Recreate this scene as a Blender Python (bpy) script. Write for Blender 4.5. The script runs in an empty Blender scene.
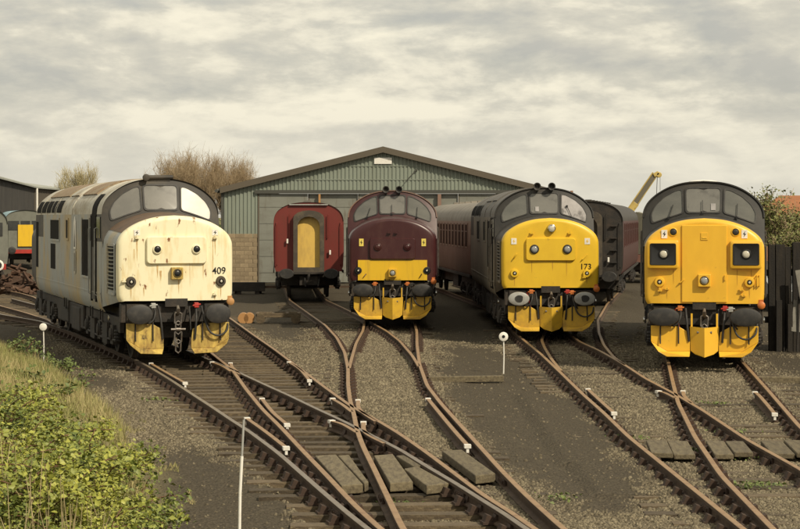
import bpy, bmesh, math, random
import numpy as np
from mathutils import Vector, Matrix

R = math.radians
random.seed(7)
rng = np.random.default_rng(11)
SC = bpy.context.scene
COL = SC.collection

# ------------------------------------------------------------------ camera, sky, sun, exposure
CAM_H, FPX, HOR = 3.2, 1950.0, 217.0          # eye height, focal length and horizon row for an 800 px wide frame
cam_d = bpy.data.cameras.new('camera')
cam_d.sensor_width = 36.0
cam_d.lens = 36.0 * FPX / 800.0
cam_d.shift_y = -(264.5 - HOR) / 800.0
cam_d.clip_start = 0.5
cam_d.clip_end = 12000.0
cam = bpy.data.objects.new('camera', cam_d)
cam.location = (0, 0, CAM_H)
cam.rotation_euler = (R(90), 0, 0)
COL.objects.link(cam)
SC.camera = cam

SUN_AZ, SUN_EL = 138.0, 41.0                   # clockwise from +Y (into the picture); behind the camera, to the right
world = bpy.data.worlds.new('World')
SC.world = world
world.use_nodes = True
nt = world.node_tree
for n in list(nt.nodes):
    nt.nodes.remove(n)
def wn(t, **k):
    n = nt.nodes.new(t)
    for a, b in k.items():
        setattr(n, a, b)
    return n
out = wn('ShaderNodeOutputWorld')
bg = wn('ShaderNodeBackground')
bg.inputs['Strength'].default_value = 0.1
sky = wn('ShaderNodeTexSky', sky_type='NISHITA')
sky.sun_disc = False
sky.sun_elevation = R(SUN_EL)
sky.sun_rotation = R(SUN_AZ)
sky.air_density = 1.0
sky.dust_density = 3.0
tc = wn('ShaderNodeTexCoord')
mp = wn('ShaderNodeMapping')
mp.inputs['Scale'].default_value = (1.0, 1.0, 2.8)
mp.inputs['Location'].default_value = (3.1, 0.4, 0.0)
nt.links.new(tc.outputs['Generated'], mp.inputs['Vector'])
def cloud_noise(off, scale, detail, rough):
    m = wn('ShaderNodeMapping')
    m.inputs['Location'].default_value = off
    nt.links.new(mp.outputs['Vector'], m.inputs['Vector'])
    n = wn('ShaderNodeTexNoise')
    n.inputs['Scale'].default_value = scale
    n.inputs['Detail'].default_value = detail
    n.inputs['Roughness'].default_value = rough
    n.inputs['Distortion'].default_value = 0.12
    nt.links.new(m.outputs['Vector'], n.inputs['Vector'])
    return n
def wmath(op, a, b):
    m = wn('ShaderNodeMath', operation=op)
    for k, q in enumerate((a, b)):
        if isinstance(q, (int, float)): m.inputs[k].default_value = q
        else: nt.links.new(q, m.inputs[k])
    return m.outputs[0]
n1 = cloud_noise((0, 0, 0), 12.5, 10, 0.58)             # cloud deck
n1u = cloud_noise((0.006, -0.005, 0.018), 12.5, 10, 0.58)    # the deck a little above: what shades the puffs from the top
n2 = cloud_noise((5.0, 2.0, 1.0), 5.0, 4, 0.5)         # broad light and dark banks
lit = wmath('MULTIPLY', wmath('SUBTRACT', n1.outputs['Fac'], n1u.outputs['Fac']), 1.05)
body = wmath('ADD', wmath('MULTIPLY', n1.outputs['Fac'], 0.42), wmath('MULTIPLY', n2.outputs['Fac'], 0.58))
mixn = wmath('ADD', body, lit)
ramp = wn('ShaderNodeValToRGB')
cr = ramp.color_ramp
cr.elements[0].position = 0.30
cr.elements[0].color = (5.9, 5.7, 5.0, 1)
cr.elements[1].position = 0.70
cr.elements[1].color = (10.0, 9.3, 7.4, 1)
for q, cc in ((0.42, (6.7, 6.4, 5.4)), (0.50, (7.4, 7.0, 5.8)), (0.58, (8.7, 8.15, 6.6))):
    e = cr.elements.new(q); e.color = (*cc, 1)
nt.links.new(mixn, ramp.inputs['Fac'])
cov = wn('ShaderNodeMapRange')                 # cloud cover: nearly closed, thin places show sky
cov.inputs['From Min'].default_value = 0.30
cov.inputs['From Max'].default_value = 0.52
cov.inputs['To Min'].default_value = 0.75
cov.inputs['To Max'].default_value = 0.97
nt.links.new(n1.outputs['Fac'], cov.inputs['Value'])
mx = wn('ShaderNodeMix', data_type='RGBA')
nt.links.new(cov.outputs['Result'], mx.inputs['Factor'])
nt.links.new(sky.outputs['Color'], mx.inputs['A'])
nt.links.new(ramp.outputs['Color'], mx.inputs['B'])
sepd = wn('ShaderNodeSeparateXYZ')
nt.links.new(tc.outputs['Generated'], sepd.inputs[0])
hz = wn('ShaderNodeMapRange', interpolation_type='SMOOTHSTEP')   # pale veil low over the horizon, all the way round
hz.inputs['From Min'].default_value = 0.0
hz.inputs['From Max'].default_value = 0.075
hz.inputs['To Min'].default_value = 0.74
hz.inputs['To Max'].default_value = 0.0
nt.links.new(sepd.outputs['Z'], hz.inputs['Value'])
mh = wn('ShaderNodeMix', data_type='RGBA')
nt.links.new(hz.outputs['Result'], mh.inputs['Factor'])
nt.links.new(mx.outputs['Result'], mh.inputs['A'])
mh.inputs['B'].default_value = (7.8, 7.4, 6.2, 1)
nt.links.new(mh.outputs['Result'], bg.inputs['Color'])
nt.links.new(bg.outputs['Background'], out.inputs['Surface'])

sun_d = bpy.data.lights.new('sun', 'SUN')
sun_d.energy = 4.0
sun_d.angle = R(1.2)
sun_d.color = (1.0, 0.88, 0.68)
sun = bpy.data.objects.new('sun', sun_d)
sdir = Vector((math.sin(R(SUN_AZ)) * math.cos(R(SUN_EL)), math.cos(R(SUN_AZ)) * math.cos(R(SUN_EL)), math.sin(R(SUN_EL))))
sun.rotation_euler = sdir.to_track_quat('Z', 'Y').to_euler()
COL.objects.link(sun)
SC.view_settings.view_transform = 'Standard'
SC.view_settings.look = 'None'
SC.view_settings.exposure = -0.05
SC.view_settings.gamma = 1.0

# ------------------------------------------------------------------ materials
MATS = {}
def mat(name, c, r=0.6, m=0.0, c2=None, scale=4.0, lo=0.45, hi=0.7, st=(1, 1, 1), bump=0.0, bscale=30.0,
        attr=None, c3=None, s3=20.0, lo3=0.6, hi3=0.75, st3=(1, 1, 1), spec=0.5, var=0.0, trans=0.0):
    """Principled paint: base colour, one patchy second colour, one finer third colour, relief, per-object variation."""
    mt = bpy.data.materials.new(name)
    MATS[name] = mt
    mt.use_nodes = True
    t = mt.node_tree
    p = t.nodes['Principled BSDF']
    p.inputs['Roughness'].default_value = r
    p.inputs['Metallic'].default_value = m
    p.inputs['Specular IOR Level'].default_value = spec
    if trans:
        p.inputs['Transmission Weight'].default_value = trans
    co = t.nodes.new('ShaderNodeTexCoord')
    rgb = t.nodes.new('ShaderNodeRGB')
    rgb.outputs[0].default_value = (*c, 1)
    cur = rgb.outputs[0]
    def layer(cur, col, sc, a, b, stretch, source=None):
        if source is None:
            mpn = t.nodes.new('ShaderNodeMapping')
            mpn.inputs['Scale'].default_value = stretch
            t.links.new(co.outputs['Object'], mpn.inputs['Vector'])
            nz = t.nodes.new('ShaderNodeTexNoise')
            nz.inputs['Scale'].default_value = sc
            nz.inputs['Detail'].default_value = 7
            nz.inputs['Roughness'].default_value = 0.62
            t.links.new(mpn.outputs['Vector'], nz.inputs['Vector'])
            source = nz.outputs['Fac']
        mr = t.nodes.new('ShaderNodeMapRange')
        mr.inputs['From Min'].default_value = a
        mr.inputs['From Max'].default_value = b
        t.links.new(source, mr.inputs['Value'])
        mxn = t.nodes.new('ShaderNodeMix')
        mxn.data_type = 'RGBA'
        t.links.new(mr.outputs['Result'], mxn.inputs['Factor'])
        t.links.new(cur, mxn.inputs['A'])
        mxn.inputs['B'].default_value = (*col, 1)
        return mxn.outputs['Result']
    if attr:
        at = t.nodes.new('ShaderNodeAttribute')
        at.attribute_name = attr
        cur = layer(cur, c2, 0, 0, 1, None, at.outputs['Fac'])
    elif c2:
        cur = layer(cur, c2, scale, lo, hi, st)
    if c3:
        cur = layer(cur, c3, s3, lo3, hi3, st3)
    if var:
        oi = t.nodes.new('ShaderNodeObjectInfo')
        mr = t.nodes.new('ShaderNodeMapRange')
        mr.inputs['To Min'].default_value = 1 - var
        mr.inputs['To Max'].default_value = 1 + var
        t.links.new(oi.outputs['Random'], mr.inputs['Value'])
        hs = t.nodes.new('ShaderNodeHueSaturation')
        t.links.new(mr.outputs['Result'], hs.inputs['Value'])
        t.links.new(cur, hs.inputs['Color'])
        cur = hs.outputs['Color']
    t.links.new(cur, p.inputs['Base Color'])
    if bump:
        nb = t.nodes.new('ShaderNodeTexNoise')
        nb.inputs['Scale'].default_value = bscale
        nb.inputs['Detail'].default_value = 5
        t.links.new(co.outputs['Object'], nb.inputs['Vector'])
        bn = t.nodes.new('ShaderNodeBump')
        bn.inputs['Strength'].default_value = bump
        bn.inputs['Distance'].default_value = 0.02
        t.links.new(nb.outputs['Fac'], bn.inputs['Height'])
        t.links.new(bn.outputs['Normal'], p.inputs['Normal'])
    return mt

STREAK = (7, 7, 0.8)
mat('cream_paint', (0.82, 0.76, 0.53), .5, c2=(0.66, 0.51, 0.24), scale=1.2, lo=.52, hi=.78, st=(5, 5, 1.1), c3=(0.22, 0.09, 0.03), s3=1.9, lo3=.615, hi3=.67, st3=(3.4, 3.4, 1.5), bump=.15, bscale=3)
mat('deep_yellow', (0.79, 0.455, 0.035), .38, c2=(0.72, 0.405, 0.032), scale=1.6, lo=.4, hi=.75, st=(2, 2, 1), c3=(0.42, 0.21, 0.03), s3=6, lo3=.66, hi3=.78, bump=.15, bscale=3)
mat('lemon_yellow', (0.75, 0.485, 0.028), .42, c2=(0.68, 0.425, 0.026), scale=1.6, lo=.4, hi=.75, st=(2, 2, 1), c3=(0.36, 0.22, 0.04), s3=6, lo3=.66, hi3=.76, bump=.15, bscale=3)
mat('panel_yellow', (0.72, 0.45, 0.02), .42, c2=(0.5, 0.3, 0.03), scale=1.1, lo=.5, hi=.8, st=STREAK)
mat('plough_yellow', (0.62, 0.38, 0.03), .5, c2=(0.30, 0.17, 0.04), scale=2.5, lo=.45, hi=.75, c3=(0.08, 0.05, 0.03), s3=9, lo3=.62, hi3=.75)
mat('worn_plough_yellow', (0.58, 0.42, 0.10), .65, c2=(0.20, 0.11, 0.03), scale=2.2, lo=.38, hi=.66, st=(3, 3, 1), c3=(0.05, 0.03, 0.02), s3=6, lo3=.55, hi3=.7)
mat('maroon_paint', (0.050, 0.013, 0.014), .34, c2=(0.078, 0.032, 0.026), scale=1.4, lo=.5, hi=.8, st=(3, 3, 1), bump=.12, bscale=3)
mat('coach_red', (0.155, 0.022, 0.016), .5, c2=(0.13, 0.025, 0.015), scale=1.5, lo=.45, hi=.75, st=(3, 3, 1), c3=(0.06, .02, .015), s3=7, lo3=.64, hi3=.76)
mat('coach_brown', (0.14, 0.062, 0.045), .5, c2=(0.18, 0.10, 0.075), scale=1.3, lo=.42, hi=.7)
mat('coach_cream_brown', (0.24, 0.15, 0.11), .5, c2=(0.17, 0.095, 0.07), scale=1.3, lo=.42, hi=.7)
mat('coach_maroon', (0.075, 0.022, 0.018), .5, c2=(0.045, 0.02, 0.015), scale=1.3, lo=.42, hi=.7)
mat('grime_black', (0.022, 0.019, 0.016), .75, c2=(0.055, 0.040, 0.028), scale=3, lo=.45, hi=.75, bump=.4)
mat('gloss_black', (0.012, 0.012, 0.012), .35)
mat('rubber', (0.022, 0.021, 0.020), .6, c2=(0.05, 0.045, 0.038), scale=8, lo=.45, hi=.75)
mat('faded_grey_blue', (0.33, 0.345, 0.335), .6, c2=(0.42, 0.33, 0.18), scale=1.0, lo=.47, hi=.64, st=(1, 1, .5), c3=(0.10, 0.075, 0.05), s3=2.2, lo3=.58, hi3=.72, st3=(3, 3, .7), bump=.2, bscale=4)
mat('weathered_roof_grey', (0.50, 0.48, 0.41), .7, c2=(0.30, 0.25, 0.17), scale=1.3, lo=.45, hi=.68, c3=(0.2, .12, .07), s3=5, lo3=.58, hi3=.72)
mat('rusty_roof', (0.27, 0.21, 0.13), .8, c2=(0.20, 0.10, 0.05), scale=2.2, lo=.45, hi=.68, c3=(0.1, .06, .04), s3=8, lo3=.58, hi3=.72)
mat('charcoal_paint', (0.040, 0.036, 0.031), .55, c2=(0.085, 0.072, 0.053), scale=1.5, lo=.45, hi=.75, spec=.3)
mat('slate_paint', (0.030, 0.029, 0.027), .5, c2=(0.058, 0.052, 0.043), scale=1.5, lo=.45, hi=.75, spec=.3, bump=.1, bscale=3)
mat('dark_roof', (0.12, 0.112, 0.10), .7, c2=(0.14, 0.125, 0.10), scale=1.5, lo=.45, hi=.7)
mat('coach_roof', (0.25, 0.225, 0.185), .7, c2=(0.15, 0.13, 0.105), scale=1.2, lo=.42, hi=.7)
mat('oxide_deck', (0.14, 0.09, 0.055), .7, c2=(0.08, 0.06, 0.045), scale=3, lo=.42, hi=.7)
mat('window_glass', (0.028, 0.030, 0.030), .08, c2=(0.05, 0.05, 0.046), scale=2.5, lo=.4, hi=.7, spec=.8)
mat('coach_glass', (0.045, 0.022, 0.016), .8, spec=.02)
mat('side_glass', (0.02, 0.019, 0.017), .7, spec=.03)
mat('weathered_charcoal', (0.15, 0.137, 0.11), .55, c2=(0.22, 0.19, 0.14), scale=1.2, lo=.42, hi=.7, st=(1, 1, .5), c3=(.07, .055, .04), s3=4, lo3=.6, hi3=.75)
mat('matte_black', (0.014, 0.013, 0.012), .85, spec=.1)
mat('orange_line', (0.5, 0.12, 0.02), .5)
mat('sheen_grey_glass', (0.105, 0.106, 0.096), .10, c2=(0.15, 0.148, 0.13), scale=1.6, lo=.35, hi=.7, st=(1, 1, 2))  # grey sky reflection put into the pane colour
mat('dusty_sheen_glass', (0.145, 0.142, 0.13), .22, c2=(0.19, 0.185, 0.165), scale=1.8, lo=.4, hi=.7, c3=(.08, .078, .07), s3=2.5, lo3=.55, hi3=.7)  # dirty panes, with a grey reflection put into the colour as well
mat('white_glass', (0.70, 0.68, 0.62), .22, c2=(0.56, 0.53, 0.47), scale=2.0, lo=.4, hi=.7)  # off-white pane colour with greyer patches
mat('pale_glass', (0.30, 0.285, 0.28), .14, c2=(0.44, 0.42, 0.41), scale=2.0, lo=.4, hi=.7, c3=(.16, .15, .145), s3=2.2, lo3=.56, hi3=.62)  # pale grey pane colour with lighter and darker patches
mat('lamp_glass', (0.55, 0.52, 0.42), .15)
mat('grey_lamp_glass', (0.30, 0.31, 0.30), .15)
mat('chrome', (0.6, 0.6, 0.58), .2, m=1)
mat('steel', (0.22, 0.20, 0.18), .45, m=.7, c2=(0.1, .07, .05), scale=6)
mat('white_paint', (0.78, 0.76, 0.70), .5, c2=(0.55, 0.5, 0.4), scale=6, lo=.5, hi=.8)
mat('pale_grey_buffer', (0.36, 0.36, 0.34), .45, c2=(0.26, 0.25, 0.22), scale=5)
mat('red_paint', (0.42, 0.03, 0.02), .5, c2=(0.28, .03, .02), scale=4)
mat('orange_paint', (0.55, 0.16, 0.03), .5, c2=(0.35, .1, .03), scale=5)
mat('rust_lamp', (0.42, 0.22, 0.08), .6)
mat('label_yellow', (0.75, 0.6, 0.12), .5)
mat('gangway_yellow', (0.66, 0.44, 0.10), .5, c2=(0.52, .34, .09), scale=1.8, st=(3, 3, 1))
mat('gangway_frame', (0.055, 0.045, 0.033), .75, c2=(0.11, 0.085, 0.055), scale=4)
mat('rail_side', (0.060, 0.036, 0.021), .85, c2=(0.105, 0.066, 0.038), scale=5, bump=.3)
mat('rail_rust_top', (0.29, 0.185, 0.095), .55, c2=(0.21, 0.12, 0.06), scale=4)
mat('rail_worn_top', (0.21, 0.175, 0.135), .42, c2=(0.16, 0.115, 0.075), scale=4, m=.3)
mat('sleeper_wood', (0.120, 0.090, 0.053), .9, c2=(0.052, 0.038, 0.025), scale=5, lo=.4, hi=.68, st=(1, 5, 5), c3=(0.24, .19, .11), s3=9, lo3=.56, hi3=.75, st3=(1, 6, 6), bump=.6, bscale=25, var=.38)
mat('plank_wood', (0.150, 0.122, 0.072), .9, c2=(0.075, 0.058, 0.036), scale=4, lo=.42, hi=.68, st=(5, 1, 5), c3=(.22, .19, .12), s3=8, lo3=.58, hi3=.75, st3=(6, 1, 6), bump=.7, bscale=22, var=.16)
mat('chair_iron', (0.050, 0.030, 0.020), .85, c2=(0.09, 0.05, 0.03), scale=9)
mat('shed_green', (0.225, 0.255, 0.21), .55, c2=(0.195, 0.215, 0.17), scale=.5, st=(3, 3, .6), c3=(.20, .175, .12), s3=1.6, lo3=.60, hi3=.74, st3=(5, 5, .5))
mat('shed_door', (0.205, 0.21, 0.18), .6, c2=(0.15, 0.148, 0.122), scale=.5, st=(1, 1, 3), c3=(.13, .115, .085), s3=1.2, lo3=.56, hi3=.72, st3=(3, 3, .6))
mat('shed_trim', (0.10, 0.082, 0.058), .7)
mat('shed_frame', (0.06, 0.06, 0.05), .7)
mat('concrete_block', (0.29, 0.225, 0.14), .9, c2=(0.21, 0.16, 0.10), scale=2.0, bump=.4, var=.14)
mat('mortar', (0.22, 0.18, 0.125), .95)
mat('shed_roof', (0.17, 0.165, 0.145), .7)
mat('dark_shed_wall', (0.035, 0.033, 0.030), .8, c2=(0.05, .046, .04), scale=.6)
mat('dark_shed_gable', (0.075, 0.062, 0.045), .8)
mat('pale_roof', (0.33, 0.34, 0.30), .7, c2=(0.26, .27, .24), scale=.6)
mat('old_timber', (0.017, 0.014, 0.011), .9, c2=(0.035, 0.027, 0.018), scale=3, st=(4, 4, .5), bump=.5, var=.3)
mat('pale_scrap', (0.20, 0.19, 0.16), .7, c2=(0.1, .09, .07), scale=3)
mat('rust_stain', (0.60, 0.43, 0.20), .7, c2=(0.40, 0.22, 0.08), scale=9)
mat('amber_stain', (0.50, 0.27, 0.025), .6, c2=(0.40, 0.21, 0.02), scale=9)
mat('rust', (0.085, 0.045, 0.027), .9, c2=(0.06, .04, .026), scale=3, var=.3)
mat('bark', (0.16, 0.115, 0.07), .9, c2=(0.10, .07, .045), scale=6)
mat('twig', (0.43, 0.335, 0.21), .9, c2=(0.31, 0.225, 0.13), attr='tone')
mat('pale_twig', (0.55, 0.48, 0.28), .9, c2=(0.42, 0.36, 0.20), attr='tone')
mat('spring_leaf', (0.21, 0.21, 0.06), .7, c2=(0.10, 0.115, 0.035), attr='tone')
mat('bramble_leaf', (0.36, 0.365, 0.06), .55, c2=(0.11, 0.145, 0.026), attr='tone')
mat('weed_leaf', (0.16, 0.20, 0.05), .6, c2=(0.08, 0.11, 0.03), attr='tone')
mat('dry_grass', (0.40, 0.335, 0.16), .8, c2=(0.20, 0.205, 0.06), attr='tone')
mat('bramble_stem', (0.16, 0.085, 0.045), .8)
mat('dry_stem', (0.42, 0.34, 0.18), .8)
mat('stone', (0.095, 0.077, 0.048), .9, c2=(0.255, 0.215, 0.14), attr='tone')
mat('crane_yellow', (0.48, 0.36, 0.11), .5, c2=(0.34, .25, .08), scale=2)
mat('crane_grey', (0.12, 0.105, 0.075), .6)
mat('tarpaulin', (0.22, 0.205, 0.15), .8, c2=(0.16, .14, .1), scale=1.5)
mat('roof_tile', (0.33, 0.135, 0.055), .8, c2=(0.25, .1, .045), scale=2, var=.15)
mat('house_brick', (0.27, 0.15, 0.09), .9, c2=(0.2, .1, .06), scale=3)
mat('sky_blue_roof', (0.27, 0.40, 0.44), .6)
mat('green_loco', (0.075, 0.09, 0.065), .5, c2=(0.1, .1, .08), scale=2)
mat('grey_green', (0.16, 0.165, 0.135), .6, c2=(0.12, .12, .1), scale=2)
mat('silver_car', (0.42, 0.43, 0.43), .3, m=.4)
mat('tyre', (0.02, 0.02, 0.02), .8)

# ------------------------------------------------------------------ mesh helpers
class MB:
    def __init__(s):
        s.v, s.f, s.mi, s.cur = [], [], [], 0
    def add(s, vs, fs):
        b = len(s.v)
        s.v += [tuple(p) for p in vs]
        s.f += [tuple(i + b for i in f) for f in fs]
        s.mi += [s.cur] * len(fs)
        return s
    def box(s, c, d, rz=0.0, rx=0.0, ry=0.0):
        m = Matrix.Translation(c) @ Matrix.Rotation(rz, 4, 'Z') @ Matrix.Rotation(ry, 4, 'Y') @ Matrix.Rotation(rx, 4, 'X')
        x, y, z = d[0] / 2, d[1] / 2, d[2] / 2
        vs = [m @ Vector(p) for p in ((-x, -y, -z), (x, -y, -z), (x, y, -z), (-x, y, -z), (-x, -y, z), (x, -y, z), (x, y, z), (-x, y, z))]
        return s.add(vs, [(0, 3, 2, 1), (4, 5, 6, 7), (0, 1, 5, 4), (1, 2, 6, 5), (2, 3, 7, 6), (3, 0, 4, 7)])
    def bb(s, x0, x1, y0, y1, z0, z1):
        return s.box(((x0 + x1) / 2, (y0 + y1) / 2, (z0 + z1) / 2), (x1 - x0, y1 - y0, z1 - z0))
    def prism(s, poly, off):
        n = len(poly)
        off = Vector(off)
        a = [Vector(p) for p in poly]
        fs = [tuple(range(n)), tuple(range(2 * n - 1, n - 1, -1))]
        fs += [(i, (i + 1) % n, n + (i + 1) % n, n + i) for i in range(n)]
        return s.add(a + [p + off for p in a], fs)
    def loft(s, loops, closed=True, cap0=False, cap1=False):
        n = len(loops[0])
        vs = [p for l in loops for p in l]
        fs = []
        for k in range(len(loops) - 1):
            for i in range(n if closed else n - 1):
                j = (i + 1) % n
                fs.append((k * n + i, k * n + j, (k + 1) * n + j, (k + 1) * n + i))
        if cap0: fs.append(tuple(range(n - 1, -1, -1)))
        if cap1: fs.append(tuple((len(loops) - 1) * n + i for i in range(n)))
        return s.add(vs, fs)
    def tube(s, path, r, n=8, caps=True):
        path = [Vector(p) for p in path]
        rs = r if isinstance(r, (list, tuple)) else [r] * len(path)
        loops, prev = [], None
        for i, p in enumerate(path):
            d = (path[min(i + 1, len(path) - 1)] - path[max(i - 1, 0)]).normalized()
            if prev is None:
                u = d.orthogonal().normalized()
            else:
                u = (prev - d * prev.dot(d))
                u = u.normalized() if u.length > 1e-5 else d.orthogonal().normalized()
            prev = u
            w = d.cross(u)
            loops.append([p + (u * math.cos(a) + w * math.sin(a)) * rs[i] for a in [2 * math.pi * k / n for k in range(n)]])
        return s.loft(loops, True, caps, caps)
    def lathe(s, o, axis, prof, n=20, rx=1.0, rz=1.0, caps=True):
        """rings (distance along axis, radius) about an axis; rx, rz squash the ring for y-axis use"""
        o = Vector(o); ax = Vector(axis).normalized()
        if abs(ax.y) > .99: u, w = Vector((1, 0, 0)), Vector((0, 0, 1))
        elif abs(ax.x) > .99: u, w = Vector((0, 1, 0)), Vector((0, 0, 1))
        elif abs(ax.z) > .99: u, w = Vector((1, 0, 0)), Vector((0, 1, 0))
        else:
            u = ax.orthogonal().normalized(); w = ax.cross(u)
        loops = [[o + ax * d + (u * math.cos(a) * rx + w * math.sin(a) * rz) * max(r, 1e-4) for a in [2 * math.pi * k / n for k in range(n)]] for d, r in prof]
        return s.loft(loops, True, caps, caps)
    def grid(s, rows):
        return s.loft(rows, False)
    def mesh(s, name, mats, smooth=None):
        me = bpy.data.meshes.new(name)
        me.from_pydata(s.v, [], s.f)
        for m in (mats if isinstance(mats, (list, tuple)) else [mats]):
            me.materials.append(MATS[m])
        if any(s.mi):
            me.polygons.foreach_set('material_index', s.mi)
        bm = bmesh.new(); bm.from_mesh(me)
        bmesh.ops.recalc_face_normals(bm, faces=bm.faces)
        bm.to_mesh(me); bm.free()
        if smooth:
            me.polygons.foreach_set('use_smooth', [True] * len(me.polygons))
            me.set_sharp_from_angle(angle=R(smooth))
        me.update()
        return me
    def build(s, name, mats, parent=None, smooth=None, bevel=0.0, label=None):
        o = bpy.data.objects.new(name, s.mesh(name, mats, smooth))
        COL.objects.link(o)
        if parent: o.parent = parent
        if bevel:
            b = o.modifiers.new('bevel', 'BEVEL')
            b.width = bevel; b.segments = 2; b.limit_method = 'ANGLE'; b.angle_limit = R(40)
        if label: o['label'] = label
        return o

def inst(name, me, parent, loc=(0, 0, 0), rot=(0, 0, 0), scale=(1, 1, 1)):
    o = bpy.data.objects.new(name, me)
    COL.objects.link(o)
    if parent: o.parent = parent
    o.location = loc; o.rotation_euler = rot; o.scale = scale
    return o
def tag(o, label=None, cat=None, group=None, kind=None):
    if label: o['label'] = label
    if cat: o['category'] = cat
    if group: o['group'] = group
    if kind: o['kind'] = kind
    return o
def thing(name, label, cat, loc=(0, 0, 0), rz=0.0, group=None):
    o = bpy.data.objects.new(name, None)
    COL.objects.link(o)
    o.location = loc; o.rotation_euler = (0, 0, rz)
    return tag(o, label, cat, group)
def raw_mesh(name, verts, faces, m, tone=None, attr='tone', smooth=False):
    """big numpy meshes: verts (n,3), faces (m,k)"""
    me = bpy.data.meshes.new(name)
    verts = np.asarray(verts, np.float32); faces = np.asarray(faces, np.int32)
    k = faces.shape[1]
    me.vertices.add(len(verts)); me.vertices.foreach_set('co', verts.ravel())
    me.loops.add(faces.size); me.loops.foreach_set('vertex_index', faces.ravel())
    me.polygons.add(len(faces))
    me.polygons.foreach_set('loop_start', np.arange(0, faces.size, k, dtype=np.int32))
    me.update(calc_edges=True)
    if tone is not None:
        a = me.attributes.new(attr, 'FLOAT', 'POINT')
        a.data.foreach_set('value', np.asarray(tone, np.float32))
    if smooth: me.polygons.foreach_set('use_smooth', [True] * len(faces))
    me.materials.append(MATS[m])
    return me
def text_mesh(body, size):
    c = bpy.data.curves.new('txt', 'FONT')
    c.body = body; c.size = size; c.align_x = 'CENTER'; c.align_y = 'CENTER'; c.extrude = 0.004; c.offset = size * 0.003
    o = bpy.data.objects.new('txt', c); COL.objects.link(o)
    bpy.context.view_layer.update()
    me = bpy.data.meshes.new_from_object(o.evaluated_get(bpy.context.evaluated_depsgraph_get()))
    bpy.data.objects.remove(o)
    return me
def crom(pts, n):
    """smooth polyline through points (Catmull-Rom), n samples per span"""
    P = [np.array(p, float) for p in pts]
    P = [2 * P[0] - P[1]] + P + [2 * P[-1] - P[-2]]
    o = []
    for i in range(1, len(P) - 2):
        a, b, c, d = P[i - 1:i + 3]
        for k in range(n):
            t = k / n
            o.append(.5 * (2 * b + (c - a) * t + (2 * a - 5 * b + 4 * c - d) * t * t + (3 * b - a - 3 * c + d) * t ** 3))
    o.append(P[-2])
    return o
# value noise for heights and masks
_T = rng.random((256, 256))
def vnoise(x, y):
    x = np.asarray(x, float); y = np.asarray(y, float)
    xi = np.floor(x).astype(int); yi = np.floor(y).astype(int)
    fx = x - xi; fy = y - yi
    fx = fx * fx * (3 - 2 * fx); fy = fy * fy * (3 - 2 * fy)
    a = _T[xi & 255, yi & 255]; b = _T[(xi + 1) & 255, yi & 255]
    c = _T[xi & 255, (yi + 1) & 255]; d = _T[(xi + 1) & 255, (yi + 1) & 255]
    return (a * (1 - fx) + b * fx) * (1 - fy) + (c * (1 - fx) + d * fx) * fy
def fnoise(x, y, o=3):
    s = 0; a = .5
    for k in range(o):
        s = s + a * vnoise(x * 2 ** k + 17 * k, y * 2 ** k + 31 * k); a *= .5
    return s / (1 - .5 ** o)

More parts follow.
